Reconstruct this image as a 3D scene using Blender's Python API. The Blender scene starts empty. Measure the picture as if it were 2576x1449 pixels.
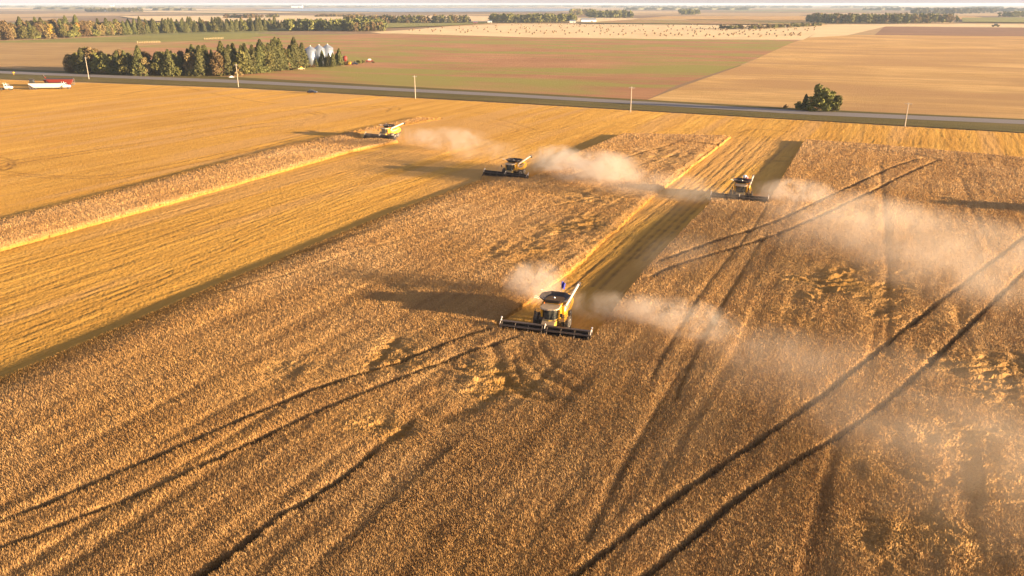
import bpy, math, random
import numpy as np
from mathutils import Vector, Matrix
random.seed(7); rng = np.random.default_rng(11)
R = math.radians
sc = bpy.context.scene
col = sc.collection

# ------------------------------------------------------------------ camera, sky, sun, exposure
CAM_H = 42.0; F = 2000.0; CX, CY = 1288.0, 724.5; PITCH = R(19.672)
cam = bpy.data.objects.new('camera', bpy.data.cameras.new('camera'))
cam.location = (0, 0, CAM_H); cam.rotation_euler = (math.pi/2 - PITCH, 0, 0)
cam.data.sensor_width = 36; cam.data.lens = 36*F/2576
cam.data.clip_start = 0.5; cam.data.clip_end = 200000
col.objects.link(cam); sc.camera = cam
SUN_EL = R(6.8); SUN_DIR = Vector((0.945, -0.33, 0)).normalized()   # towards the sun
SUN_AZ = math.atan2(SUN_DIR.x, SUN_DIR.y)
w = bpy.data.worlds.new('World'); sc.world = w; w.use_nodes = True
nt = w.node_tree; nt.nodes.clear()
sky = nt.nodes.new('ShaderNodeTexSky'); sky.sky_type = 'NISHITA'; sky.sun_disc = False
sky.sun_elevation = SUN_EL; sky.sun_rotation = SUN_AZ; sky.altitude = 600
sky.air_density = 1.0; sky.dust_density = 0.7; sky.ozone_density = 1.0
bg = nt.nodes.new('ShaderNodeBackground'); bg.inputs['Strength'].default_value = 0.062
wo = nt.nodes.new('ShaderNodeOutputWorld')
tint = nt.nodes.new('ShaderNodeMix'); tint.data_type = 'RGBA'; tint.blend_type = 'MULTIPLY'; tint.inputs[0].default_value = 1.0
tint.inputs[7].default_value = (0.98, 0.92, 1.06, 1)
pale = nt.nodes.new('ShaderNodeHueSaturation'); pale.inputs['Saturation'].default_value = 0.35
nt.links.new(sky.outputs[0], pale.inputs['Color']); nt.links.new(pale.outputs[0], tint.inputs[6]); nt.links.new(tint.outputs[2], bg.inputs[0]); nt.links.new(bg.outputs[0], wo.inputs[0])
sun = bpy.data.objects.new('sun', bpy.data.lights.new('sun', 'SUN'))
sun.data.energy = 5.0; sun.data.angle = R(0.53); sun.data.color = (1.0, 0.73, 0.44)
d = Vector((SUN_DIR.x*math.cos(SUN_EL), SUN_DIR.y*math.cos(SUN_EL), math.sin(SUN_EL)))
sun.rotation_euler = d.to_track_quat('Z', 'Y').to_euler(); col.objects.link(sun)
sc.view_settings.view_transform = 'Standard'; sc.view_settings.look = 'None'
sc.view_settings.gamma = 1; sc.view_settings.exposure = 1.97
sc.render.engine = 'CYCLES'
sc.cycles.volume_step_rate = 1.0; sc.cycles.volume_max_steps = 96
sc.cycles.max_bounces = 5; sc.cycles.diffuse_bounces = 2; sc.cycles.volume_bounces = 1
sc.cycles.transparent_max_bounces = 8

def G(u, v, z=0.0):
    """world point on the plane z seen at the photo position u, v (2576 x 1449)"""
    a = (u-CX)/F; b = -(v-CY)/F
    dy = math.cos(PITCH)+b*math.sin(PITCH); dz = -math.sin(PITCH)+b*math.cos(PITCH)
    t = (z-CAM_H)/dz
    return (a*t, dy*t)

# ------------------------------------------------------------------ helpers
def tag(o, label=None, cat=None, group=None, kind=None):
    if label: o['label'] = label
    if cat: o['category'] = cat
    if group: o['group'] = group
    if kind: o['kind'] = kind
    return o
def empty(name, loc=(0,0,0), rz=0.0):
    o = bpy.data.objects.new(name, None); o.location = loc; o.rotation_euler = (0,0,rz)
    o.empty_display_size = 0.1; col.objects.link(o); return o
class MB:
    def __init__(s): s.v = []; s.f = []
    def add(s, vs, fs):
        n = len(s.v); s.v += [tuple(p) for p in vs]; s.f += [tuple(i+n for i in f) for f in fs]; return s
    def box(s, c, d, rot=None):
        hx, hy, hz = d[0]/2, d[1]/2, d[2]/2
        P = [Vector((x*hx, y*hy, z*hz)) for z in (-1,1) for y in (-1,1) for x in (-1,1)]
        if rot is not None: P = [rot @ p for p in P]
        return s.add([p+Vector(c) for p in P], [(0,2,3,1),(4,5,7,6),(0,1,5,4),(2,6,7,3),(0,4,6,2),(1,3,7,5)])
    def cyl(s, a, b, r0, r1=None, n=12, caps=True):
        a = Vector(a); b = Vector(b); r1 = r0 if r1 is None else r1
        q = (b-a).to_track_quat('Z', 'Y'); vs = []
        for p, r in ((a, r0), (b, r1)):
            for k in range(n):
                t = 2*math.pi*k/n; vs.append(p + q @ Vector((r*math.cos(t), r*math.sin(t), 0)))
        fs = [(k, (k+1)%n, n+(k+1)%n, n+k) for k in range(n)]
        if caps: fs += [tuple(range(n-1,-1,-1)), tuple(range(n, 2*n))]
        return s.add(vs, fs)
    def tube(s, pts, r, n=6):
        for a, b in zip(pts[:-1], pts[1:]): s.cyl(a, b, r, r, n)
        return s
    def prism(s, poly, x0, x1, axis=0):
        """polygon in the other two axes, extruded along axis"""
        def mk(x, p):
            return {0:(x,p[0],p[1]), 1:(p[0],x,p[1]), 2:(p[0],p[1],x)}[axis]
        n = len(poly); vs = [mk(x0,p) for p in poly]+[mk(x1,p) for p in poly]
        fs = [(k,(k+1)%n,n+(k+1)%n,n+k) for k in range(n)]+[tuple(range(n-1,-1,-1)),tuple(range(n,2*n))]
        return s.add(vs, fs)
    def loft(s, rings, caps=(True,True)):
        n = len(rings[0]); vs = [p for r in rings for p in r]; fs = []
        for i in range(len(rings)-1):
            for k in range(n): fs.append((i*n+k, i*n+(k+1)%n, (i+1)*n+(k+1)%n, (i+1)*n+k))
        if caps[0]: fs.append(tuple(range(n-1,-1,-1)))
        if caps[1]: fs.append(tuple(range((len(rings)-1)*n, len(rings)*n)))
        return s.add(vs, fs)
    def lathe(s, c, prof, n=20, axis='z'):
        rings = []
        for r, z in prof:
            ring = []
            for k in range(n):
                t = 2*math.pi*k/n; p = (r*math.cos(t), r*math.sin(t), z)
                if axis == 'x': p = (z, r*math.cos(t), r*math.sin(t))
                ring.append((c[0]+p[0], c[1]+p[1], c[2]+p[2]))
            rings.append(ring)
        return s.loft(rings)
    def mesh(s, name, mat, smooth=False):
        me = bpy.data.meshes.new(name); me.from_pydata(s.v, [], s.f); me.materials.append(mat)
        if smooth: me.polygons.foreach_set('use_smooth', [True]*len(me.polygons))
        me.update(); return me
    def build(s, name, mat, parent=None, smooth=False, bevel=0):
        o = bpy.data.objects.new(name, s.mesh(name, mat, smooth)); col.objects.link(o)
        if parent: o.parent = parent
        if bevel:
            m = o.modifiers.new('bevel', 'BEVEL'); m.width = bevel; m.segments = 2; m.limit_method = 'ANGLE'
        return o
def np_mesh(name, co, faces, mat, smooth=True):
    me = bpy.data.meshes.new(name)
    n, m, k = len(co), len(faces), faces.shape[1]
    me.vertices.add(n); me.vertices.foreach_set('co', co.astype(np.float32).ravel())
    me.loops.add(m*k); me.loops.foreach_set('vertex_index', faces.astype(np.int32).ravel())
    me.polygons.add(m); me.polygons.foreach_set('loop_start', np.arange(0, m*k, k, dtype=np.int32))
    me.polygons.foreach_set('use_smooth', np.full(m, smooth))
    me.materials.append(mat); me.update(calc_edges=True)
    return me
def attr(me, name, arr):
    a = me.attributes.new(name, 'FLOAT', 'POINT'); a.data.foreach_set('value', arr.astype(np.float32))
def link(name, me, parent=None):
    o = bpy.data.objects.new(name, me); col.objects.link(o); o.parent = parent; return o
def copy_tree(o, parent=None):
    kids = list(o.children)
    c = o.copy(); col.objects.link(c); c.parent = parent
    for ch in kids: copy_tree(ch, c)
    return c

# ------------------------------------------------------------------ materials
class NT:
    def __init__(s, name):
        s.m = bpy.data.materials.new(name); s.m.use_nodes = True; s.t = s.m.node_tree
        s.b = s.t.nodes['Principled BSDF']; s.out = s.t.nodes['Material Output']
    def n(s, typ, **kw):
        nd = s.t.nodes.new(typ)
        for k, v in kw.items():
            if k in nd.inputs: nd.inputs[k].default_value = v
            else: setattr(nd, k, v)
        return nd
    def l(s, a, b): s.t.links.new(a, b)
    def pos(s):
        return s.n('ShaderNodeNewGeometry').outputs['Position']
    def mapping(s, vec, rot=0.0, scale=(1,1,1)):
        m = s.n('ShaderNodeMapping'); m.inputs['Rotation'].default_value = (0,0,rot); s.l(vec, m.inputs['Vector'])
        k = s.n('ShaderNodeMapping'); k.inputs['Scale'].default_value = scale; s.l(m.outputs[0], k.inputs['Vector']); return k.outputs[0]
    def noise(s, vec, scale, detail=3, rough=0.55, dist=0.0):
        nd = s.n('ShaderNodeTexNoise'); nd.inputs['Scale'].default_value = scale; nd.inputs['Detail'].default_value = detail
        nd.inputs['Roughness'].default_value = rough; nd.inputs['Distortion'].default_value = dist
        if vec is not None: s.l(vec, nd.inputs['Vector'])
        return nd.outputs['Fac']
    def ramp(s, fac, stops):
        r = s.n('ShaderNodeValToRGB'); e = r.color_ramp.elements
        while len(e) < len(stops): e.new(0.5)
        for el, (p, c) in zip(e, stops): el.position = p; el.color = (*c, 1) if len(c) == 3 else c
        s.l(fac, r.inputs[0]); return r.outputs[0]
    def mix(s, fac, a, b, mode='MIX'):
        m = s.n('ShaderNodeMix', data_type='RGBA', blend_type=mode)
        for sock, val in ((m.inputs[0], fac), (m.inputs[6], a), (m.inputs[7], b)):
            if isinstance(val, (int, float)): sock.default_value = val
            elif isinstance(val, tuple): sock.default_value = (*val, 1)
            else: s.l(val, sock)
        return m.outputs[2]
    def math(s, op, a, b=0.0, c=None, clamp=False):
        m = s.n('ShaderNodeMath', operation=op, use_clamp=clamp)
        for i, v in enumerate((a, b) if c is None else (a, b, c)):
            if isinstance(v, (int, float)): m.inputs[i].default_value = v
            else: s.l(v, m.inputs[i])
        return m.outputs[0]
    def attr(s, name):
        return s.n('ShaderNodeAttribute', attribute_name=name).outputs['Fac']
    def bump(s, h, strength, dist):
        b = s.n('ShaderNodeBump'); b.inputs['Strength'].default_value = strength; b.inputs['Distance'].default_value = dist
        s.l(h, b.inputs['Height']); s.l(b.outputs[0], s.b.inputs['Normal'])
    def color(s, c):
        if isinstance(c, tuple): s.b.inputs['Base Color'].default_value = (*c, 1)
        else: s.l(c, s.b.inputs['Base Color'])
FROT = math.atan2(0.45, 0.893)          # field rows run towards (0.45, 0.893)
def simple(name, c, rough=0.6, metal=0.0, var=0.25, scale=3.0, spec=0.4):
    t = NT(name); f = t.noise(t.n('ShaderNodeTexCoord').outputs['Object'], scale, 4, 0.65)
    dk = tuple(x*(1-var) for x in c); lt = tuple(min(1, x*(1+var*0.6)) for x in c)
    t.color(t.ramp(f, [(0.3, dk), (0.7, lt)])); t.b.inputs['Roughness'].default_value = rough
    t.b.inputs['Metallic'].default_value = metal; t.b.inputs['Specular IOR Level'].default_value = spec
    return t.m
def dusty(name, c, dust=(0.42,0.30,0.19), amt=0.5, rough=0.45):
    t = NT(name); oc = t.n('ShaderNodeTexCoord').outputs['Object']; f = t.noise(oc, 2.2, 5, 0.7)
    g = t.n('ShaderNodeNewGeometry').outputs['Normal']; sx = t.n('ShaderNodeSeparateXYZ'); t.l(g, sx.inputs[0])
    up = t.math('MULTIPLY', t.math('MAXIMUM', sx.outputs['Z'], 0.12), amt*1.6)
    k = t.math('MULTIPLY', up, t.math('ADD', f, 0.35), clamp=True)
    t.color(t.mix(k, c, dust)); t.b.inputs['Roughness'].default_value = rough
    return t.m
M = {}
M['yellow'] = dusty('yellow_paint', (0.74,0.385,0.010), amt=0.12, rough=0.55)
M['yellow_dusty'] = dusty('dusty_yellow_paint', (0.62,0.40,0.05), amt=0.75)
M['roof'] = dusty('dusty_cab_roof', (0.62,0.48,0.30), amt=0.6, rough=0.6)
M['black'] = dusty('black_paint', (0.018,0.018,0.02), amt=0.25)
M['header'] = dusty('dusty_black_header', (0.022,0.018,0.018), dust=(0.25,0.17,0.11), amt=0.35)
M['tank'] = dusty('tank_liner', (0.022,0.024,0.03), dust=(0.3,0.2,0.12), amt=0.12)
M['rubber'] = dusty('tyre_rubber', (0.03,0.028,0.027), dust=(0.25,0.18,0.12), amt=0.5, rough=0.85)
M['rim'] = dusty('pale_rim', (0.72,0.66,0.55), amt=0.3)
M['steel'] = simple('grey_steel', (0.30,0.29,0.28), 0.4, 0.6)
M['pale'] = dusty('pale_paint', (0.70,0.64,0.56), amt=0.35)
M['white'] = simple('white_paint', (0.82,0.82,0.80), 0.35, var=0.06)
M['dusty_metal'] = dusty('dusty_metal', (0.10,0.08,0.07), amt=0.6)
M['grain'] = simple('grain', (0.50,0.26,0.10), 0.9, scale=40)
M['red'] = simple('red_paint', (0.24,0.032,0.022), 0.4, var=0.2)
M['blue'] = simple('blue_flag', (0.07,0.07,0.42), 0.8)
M['navy'] = simple('navy_car_paint', (0.015,0.022,0.06), 0.2, 0.2)
M['chrome'] = simple('light_metal', (0.6,0.6,0.6), 0.3, 0.8)
M['decal'] = simple('grey_decal', (0.20,0.20,0.22), 0.5)
M['orange'] = simple('orange_light', (0.8,0.2,0.02), 0.4)
M['pink'] = simple('pink_cloth', (0.75,0.30,0.38), 0.7)
M['tarp'] = simple('dark_tarp', (0.05,0.045,0.045), 0.8)
M['wood'] = simple('weathered_pole_wood', (0.52,0.44,0.34), 0.85, scale=2)
M['tan'] = simple('tan_paint', (0.5,0.36,0.18), 0.6)
def glass():
    t = NT('tinted_glass'); t.color(t.ramp(t.noise(t.n('ShaderNodeTexCoord').outputs['Object'], 2.0), [(0.35,(0.03,0.035,0.035)),(0.75,(0.10,0.10,0.085))]))
    t.b.inputs['Roughness'].default_value = 0.12; t.b.inputs['Specular IOR Level'].default_value = 0.8
    return t.m
M['glass'] = glass()
def galvanised():
    t = NT('galvanised_corrugated_steel'); oc = t.n('ShaderNodeTexCoord').outputs['Object']
    sx = t.n('ShaderNodeSeparateXYZ'); t.l(oc, sx.inputs[0])
    wv = t.math('SINE', t.math('MULTIPLY', sx.outputs['Z'], 18.0))
    t.color(t.ramp(t.noise(oc, 0.7, 4), [(0.3,(0.30,0.35,0.42)),(0.7,(0.42,0.47,0.54))]))
    t.b.inputs['Metallic'].default_value = 0.55; t.b.inputs['Roughness'].default_value = 0.38
    t.bump(wv, 0.5, 0.03); return t.m
M['galv'] = galvanised()

# --- standing crop: heads pinkish tan on top, stems golden below, bare soil in the wheel ruts
def crop_mat():
    t = NT('standing_crop'); p = t.pos(); sx = t.n('ShaderNodeSeparateXYZ'); t.l(p, sx.inputs[0])
    big = t.noise(p, 0.035, 3, 0.5); mid = t.noise(p, 0.35, 4, 0.6); fine = t.noise(p, 4.5, 5, 0.8)
    spk = t.noise(p, 14.0, 3, 0.7)
    heads = t.ramp(fine, [(0.30,(0.37,0.20,0.08)),(0.5,(0.66,0.41,0.17)),(0.72,(0.88,0.61,0.30))])
    heads2 = t.ramp(fine, [(0.30,(0.32,0.155,0.045)),(0.5,(0.60,0.34,0.11)),(0.72,(0.84,0.53,0.20))])
    c = t.mix(t.ramp(big, [(0.35,(0,0,0)),(0.65,(1,1,1))]), heads, heads2)
    c = t.mix(t.ramp(mid, [(0.3,(0,0,0)),(0.7,(0.35,0.35,0.35))]), c, (0.50,0.29,0.12))
    rows = t.noise(t.mapping(p, FROT, (1,0.10,1)), 0.42, 5, 0.65)
    c = t.mix(t.ramp(rows, [(0.42,(0,0,0)),(0.60,(0.50,0.50,0.50))]), c, t.ramp(fine, [(0.3,(0.20,0.095,0.035)),(0.7,(0.46,0.26,0.10))]))
    stems = t.ramp(spk, [(0.3,(0.34,0.165,0.032)),(0.7,(0.56,0.30,0.065))])
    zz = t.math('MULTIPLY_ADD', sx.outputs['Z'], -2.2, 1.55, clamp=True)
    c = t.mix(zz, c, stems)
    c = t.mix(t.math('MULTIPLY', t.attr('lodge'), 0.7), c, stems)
    c = t.mix(t.attr('soil'), c, (0.085,0.05,0.03))
    t.color(c); t.b.inputs['Roughness'].default_value = 0.85; t.b.inputs['Specular IOR Level'].default_value = 0.15
    h = t.math('ADD', t.math('MULTIPLY', fine, 1.0), t.math('MULTIPLY', spk, 0.6))
    t.bump(h, 1.0, 0.12); return t.m
M['crop'] = crop_mat()
def stubble_mat(name, c0, c1, c2, wide=1.0, bump=0.12, rot=FROT, attrs=True, patch=None):
    t = NT(name); p = t.pos()
    q = t.mapping(p, rot, (1,0.05,1))                 # stretched along the rows
    rows = t.noise(q, 2.6*wide, 4, 0.7); strips = t.noise(q, 0.22*wide, 3, 0.55)
    big = t.noise(p, 0.012, 4, 0.6); fine = t.noise(p, 6.0, 5, 0.85)
    f = t.math('ADD', t.math('MULTIPLY', rows, 0.28), t.math('ADD', t.math('MULTIPLY', strips, 0.27), t.math('MULTIPLY', fine, 0.45)))
    c = t.ramp(f, [(0.38,c0),(0.5,c1),(0.62,c2)])
    c = t.mix(t.ramp(big, [(0.4,(0,0,0)),(0.68,(0.45,0.45,0.45))]), c, tuple(x*0.8 for x in c0))
    if patch:
        pq = t.mapping(p, R(112), (1,0.3,1)); pn = t.noise(pq, 0.02, 4, 0.6, 0.4)
        c = t.mix(t.ramp(pn, [(0.44,(0,0,0)),(0.58,(0.9,0.9,0.9))]), c, patch)
    h = t.math('ADD', rows, t.math('MULTIPLY', fine, 1.0))
    if attrs:
        c = t.mix(t.attr('rut'), c, (0.20,0.10,0.035))
        c = t.mix(t.attr('chaff'), c, (0.66,0.37,0.12))
    t.color(c); t.b.inputs['Roughness'].default_value = 0.9; t.b.inputs['Specular IOR Level'].default_value = 0.1
    t.bump(h, 1.0, bump); return t.m
M['stubble'] = stubble_mat('golden_stubble', (0.52,0.255,0.048), (0.72,0.385,0.072), (0.90,0.53,0.12), bump=0.22)
def field_mat(name, c0, c1, c2, rot=R(112), wide=0.3, bump=0.6, patch=None):
    return stubble_mat(name, c0, c1, c2, wide, bump, rot, False, patch)
M['brown'] = field_mat('brown_field', (0.40,0.20,0.10), (0.52,0.27,0.135), (0.64,0.36,0.18), rot=R(112), patch=(0.36,0.33,0.085))
M['palefield'] = field_mat('pale_stubble', (0.46,0.24,0.08), (0.76,0.47,0.18), (0.95,0.68,0.30), rot=R(112), wide=0.55, patch=(0.56,0.33,0.14))
M['bright'] = field_mat('bright_stubble', (0.84,0.60,0.32), (0.93,0.70,0.39), (0.97,0.76,0.45), rot=R(108))
M['green'] = field_mat('green_field', (0.24,0.23,0.06), (0.33,0.31,0.09), (0.45,0.36,0.14), rot=R(108))
M['tanfield'] = field_mat('tan_field', (0.42,0.26,0.11), (0.52,0.33,0.14), (0.62,0.42,0.18), rot=R(108))
M['mauve'] = field_mat('tilled_field', (0.30,0.17,0.11), (0.36,0.21,0.13), (0.45,0.27,0.16), rot=R(108))
M['verge'] = field_mat('verge_grass', (0.10,0.085,0.025), (0.17,0.14,0.045), (0.28,0.20,0.07), rot=R(114), wide=1.2, bump=0.3)
def road_mat():
    t = NT('gravel_road'); p = t.pos(); c = t.ramp(t.noise(p, 1.3, 5, 0.7), [(0.3,(0.21,0.18,0.16)),(0.7,(0.32,0.27,0.24))])
    t.color(c); t.b.inputs['Roughness'].default_value = 0.8; t.bump(t.noise(p, 4, 4), 0.6, 0.05); return t.m
M['road'] = road_mat()
def far_ground_mat():
    t = NT('far_farmland'); p = t.pos()
    q = t.mapping(p, R(24), (1,1,1))
    v = t.n('ShaderNodeTexVoronoi', distance='CHEBYCHEV'); v.inputs['Scale'].default_value = 1/900; v.inputs['Randomness'].default_value = 0.7
    t.l(q, v.inputs['Vector'])
    sx = t.n('ShaderNodeSeparateColor'); t.l(v.outputs['Color'], sx.inputs[0])
    c = t.ramp(sx.outputs[0], [(0.0,(0.30,0.19,0.11)),(0.22,(0.55,0.37,0.19)),(0.4,(0.70,0.48,0.25)),(0.55,(0.25,0.25,0.09)),(0.68,(0.33,0.22,0.13)),(0.84,(0.62,0.42,0.21))])
    for nd in t.t.nodes:
        if nd.type == 'VALTORGB': nd.color_ramp.interpolation = 'CONSTANT'
    f = t.noise(p, 0.01, 5, 0.6)
    c = t.mix(t.ramp(f, [(0.4,(0,0,0)),(0.7,(0.35,0.35,0.35))]), c, (0.40,0.28,0.15))
    t.color(c); t.b.inputs['Roughness'].default_value = 0.95; t.b.inputs['Specular IOR Level'].default_value = 0.1
    t.bump(t.noise(p, 0.8, 5, 0.8), 1.0, 1.0); return t.m
M['far'] = far_ground_mat()
def leaf_mat(name, c0, c1, c2):
    t = NT(name); p = t.n('ShaderNodeTexCoord').outputs['Object']
    oi = t.n('ShaderNodeObjectInfo').outputs['Random']
    c = t.ramp(t.noise(p, 0.9, 4, 0.7), [(0.3,c0),(0.5,c1),(0.7,c2)])
    hs = t.n('ShaderNodeHueSaturation'); t.l(c, hs.inputs['Color'])
    t.l(t.math('MULTIPLY_ADD', oi, 0.6, 0.7), hs.inputs['Value']); t.l(t.math('MULTIPLY_ADD', oi, 0.03, 0.485), hs.inputs['Hue'])
    t.color(hs.outputs[0]); t.b.inputs['Roughness'].default_value = 0.8; t.b.inputs['Specular IOR Level'].default_value = 0.2
    return t.m
M['spruce'] = leaf_mat('spruce_needles', (0.05,0.055,0.018), (0.095,0.095,0.03), (0.15,0.135,0.045))
M['leaf'] = leaf_mat('green_leaves', (0.08,0.08,0.02), (0.14,0.135,0.035), (0.21,0.18,0.055))
M['olive'] = leaf_mat('olive_brown_leaves', (0.10,0.07,0.03), (0.16,0.11,0.045), (0.22,0.155,0.06))
M['gold'] = leaf_mat('yellow_leaves', (0.24,0.14,0.03), (0.34,0.20,0.035), (0.43,0.27,0.05))
M['rust'] = leaf_mat('orange_leaves', (0.24,0.10,0.03), (0.34,0.14,0.035), (0.40,0.18,0.05))
M['bark'] = simple('bark', (0.19,0.14,0.10), 0.9)
M['belt'] = leaf_mat('distant_leaves', (0.05,0.05,0.03), (0.085,0.08,0.045), (0.13,0.11,0.06))

# ------------------------------------------------------------------ terrain
TBL = rng.random((256, 256)).astype(np.float32)*2-1
def vn(x, y, s=0):
    x = np.asarray(x, np.float32)+s*17.3; y = np.asarray(y, np.float32)+s*31.7
    xi = np.floor(x).astype(np.int32); yi = np.floor(y).astype(np.int32); fx = x-xi; fy = y-yi
    fx = fx*fx*(3-2*fx); fy = fy*fy*(3-2*fy)
    a = TBL[xi & 255, yi & 255]; b = TBL[(xi+1) & 255, yi & 255]; c = TBL[xi & 255, (yi+1) & 255]; e = TBL[(xi+1) & 255, (yi+1) & 255]
    return (a*(1-fx)+b*fx)*(1-fy)+(c*(1-fx)+e*fx)*fy
def inside(X, Y, poly):
    r = np.zeros(X.shape, bool); n = len(poly); j = n-1
    for i in range(n):
        xi, yi = poly[i]; xj, yj = poly[j]
        cnd = ((yi > Y) != (yj > Y)) & (X < (xj-xi)*(Y-yi)/(yj-yi+1e-12)+xi)
        r ^= cnd; j = i
    return r
def polydist(X, Y, pts):
    out = np.full(X.shape, 1e9, np.float32)
    for (x0, y0), (x1, y1) in zip(pts[:-1], pts[1:]):
        m = (X > min(x0,x1)-6) & (X < max(x0,x1)+6) & (Y > min(y0,y1)-6) & (Y < max(y0,y1)+6)
        if not m.any(): continue
        px, py = X[m]-x0, Y[m]-y0; dx, dy = x1-x0, y1-y0; L = dx*dx+dy*dy+1e-9
        t = np.clip((px*dx+py*dy)/L, 0, 1)
        out[m] = np.minimum(out[m], np.hypot(px-t*dx, py-t*dy))
    return out
def pix(*pts, z=0.0): return [G(u, v, z) for u, v in pts]
def smooth_line(pts, n=8):
    """Catmull-Rom through world points"""
    P = [pts[0]]+list(pts)+[pts[-1]]; out = []
    for i in range(1, len(P)-2):
        p0, p1, p2, p3 = (np.array(P[k]) for k in (i-1, i, i+1, i+2))
        for k in range(n):
            t = k/n; out.append(tuple(0.5*((2*p1)+(-p0+p2)*t+(2*p0-5*p1+4*p2-p3)*t*t+(-p0+3*p1-3*p2+p3)*t**3)))
    out.append(tuple(P[-2])); return out
ground = np_mesh('ground', np.array([(-90000,-2000,-0.25),(90000,-2000,-0.25),(90000,150000,-0.25),(-90000,150000,-0.25)]), np.array([(0,1,2,3)]), M['far'])
tag(link('ground', ground), kind='structure')

ZC = 0.85
EDGE = pix((-260,1052),(0,940),(560,700),(1000,520),(1212,446), z=ZC)
crop_main = EDGE + pix((1214,446),(1329,458)) + pix((1460,380),(1570,335),(1840,340), z=ZC) + pix((1640,500),(1430,690),(1246,824),(1258,840),(1479,873),(1499,852)) \
    + pix((1620,680),(1790,505), z=ZC) + pix((1786,507),(1931,519)) + pix((2025,350),(2200,362),(2576,395),(2900,425), z=ZC) + [(190,120),(80,30),(-80,25)]
LIT = pix((1840,340),(1640,500),(1430,690),(1252,816))
crop_strip = pix((-260,610),(0,543),(380,450),(700,365),(900,322),(1050,290),(1115,293), z=ZC) + pix((1012,317),(905,335),(910,350),(1003,358),(880,384),(480,500),(0,632),(-260,706))

def polar(r0, r1, ratio, nth, th=R(41.5)):
    nr = int(math.log(r1/r0)/math.log(1+ratio))
    r = r0*(1+ratio)**np.arange(nr); a = np.linspace(-th, th, nth)
    r = r[:, None]; a = a[None, :]
    X = (r*np.sin(a)).astype(np.float32); Y = (r*np.cos(a)).astype(np.float32)
    j = rng.random((2,)+X.shape).astype(np.float32)-0.5
    step = 2*th/nth*r*0.5
    return X+j[0]*step, Y+j[1]*step, nr
def grid_faces(nr, nc):
    i = np.arange(nr*nc, dtype=np.int32).reshape(nr, nc)
    return np.stack([i[:-1,:-1], i[:-1,1:], i[1:,1:], i[1:,:-1]], -1).reshape(-1, 4)
QUAL = 1.0
# wheel tracks through the standing crop: (points, half width, depth)
def L(*pts, w=0.35, d=0.62, z=0.5): return (smooth_line(pix(*pts, z=z)), w, d)
ruts = [
 L((-60,1345),(0,1325),(400,1155),(780,990),(1000,915),(1150,858),(1230,832), w=0.46), L((-60,1412),(0,1390),(400,1230),(780,1052),(1040,945),(1180,890),(1310,850), w=0.48),
 L((1380,1500),(1470,1440),(1730,1240),(2050,1015),(2300,815),(2576,600),(2640,555), w=0.40, d=0.66), L((1560,1500),(1640,1449),(1900,1235),(2200,1040),(2400,860),(2576,690),(2650,630), w=0.42, d=0.66),
 L((1660,660),(1800,610),(1950,560),(2100,490),(2230,430),(2310,402),(2345,400), w=0.42, d=0.5), L((1640,700),(1720,665),(1960,590),(2160,500),(2280,440),(2360,406), w=0.42, d=0.5),
 L((2345,400),(2440,400),(2600,404), w=0.4, d=0.4),
 L((1640,960),(1700,850),(1790,710),(1900,570),(1930,520), w=0.2, d=0.35), L((1700,1010),(1730,940),(1830,750),(1930,590), w=0.2, d=0.34),
 L((1480,1370),(1600,1130),(1700,960),(1730,930), w=0.25, d=0.32),
 L((520,690),(700,650),(900,590),(1150,520),(1370,470), w=0.22, d=0.3), L((560,735),(740,690),(960,620),(1200,560),(1500,500), w=0.22, d=0.35),
 L((1100,1000),(1130,935),(1230,800),(1560,560), w=0.5, d=0.16),
 L((2235,900),(2235,700),(2228,560),(2215,420), w=0.35, d=0.25), L((2420,450),(2450,540),(2500,640), w=0.3, d=0.2),
 L((1570,350),(1700,356),(1820,368), w=0.5, d=0.5), L((2030,370),(2250,385),(2345,400), w=0.3, d=0.3),
 L((1350,465),(1480,430),(1600,390),(1690,365), w=0.5, d=0.35), L((1480,460),(1600,420),(1750,375), w=0.3, d=0.25),
 L((1310,870),(1340,925),(1400,965),(1450,985), w=0.6, d=0.27), L((1365,870),(1385,910),(1420,940),(1460,955), w=0.35, d=0.27), L((1290,880),(1310,950),(1370,995),(1430,1010), w=0.35, d=0.24), L((1335,870),(1360,920),(1410,955), w=0.3, d=0.18),
 L((1250,880),(1270,950),(1330,1000),(1380,1010), w=0.6, d=0.3), L((1060,1040),(1120,1060),(1200,1020),(1260,985), w=0.9, d=0.26),
 L((1000,860),(960,900),(930,960), w=0.5, d=0.2), L((640,470),(400,540),(120,600), w=0.25, d=0.15),
 L((1200,860),(1130,1000),(930,1150),(800,1260),(640,1400), w=0.5, d=0.12),
 L((2030,455),(1960,600),(1850,800),(1700,1050),(1560,1300), w=0.4, d=0.12),
]
gap = [L((500,1460),(600,1390),(700,1310),(780,1265), w=0.65, d=0.72), L((780,1265),(900,1180),(940,1148), w=0.34, d=0.5), L((940,1148),(990,1105),(1045,1055), w=0.4, d=0.3)]
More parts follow.
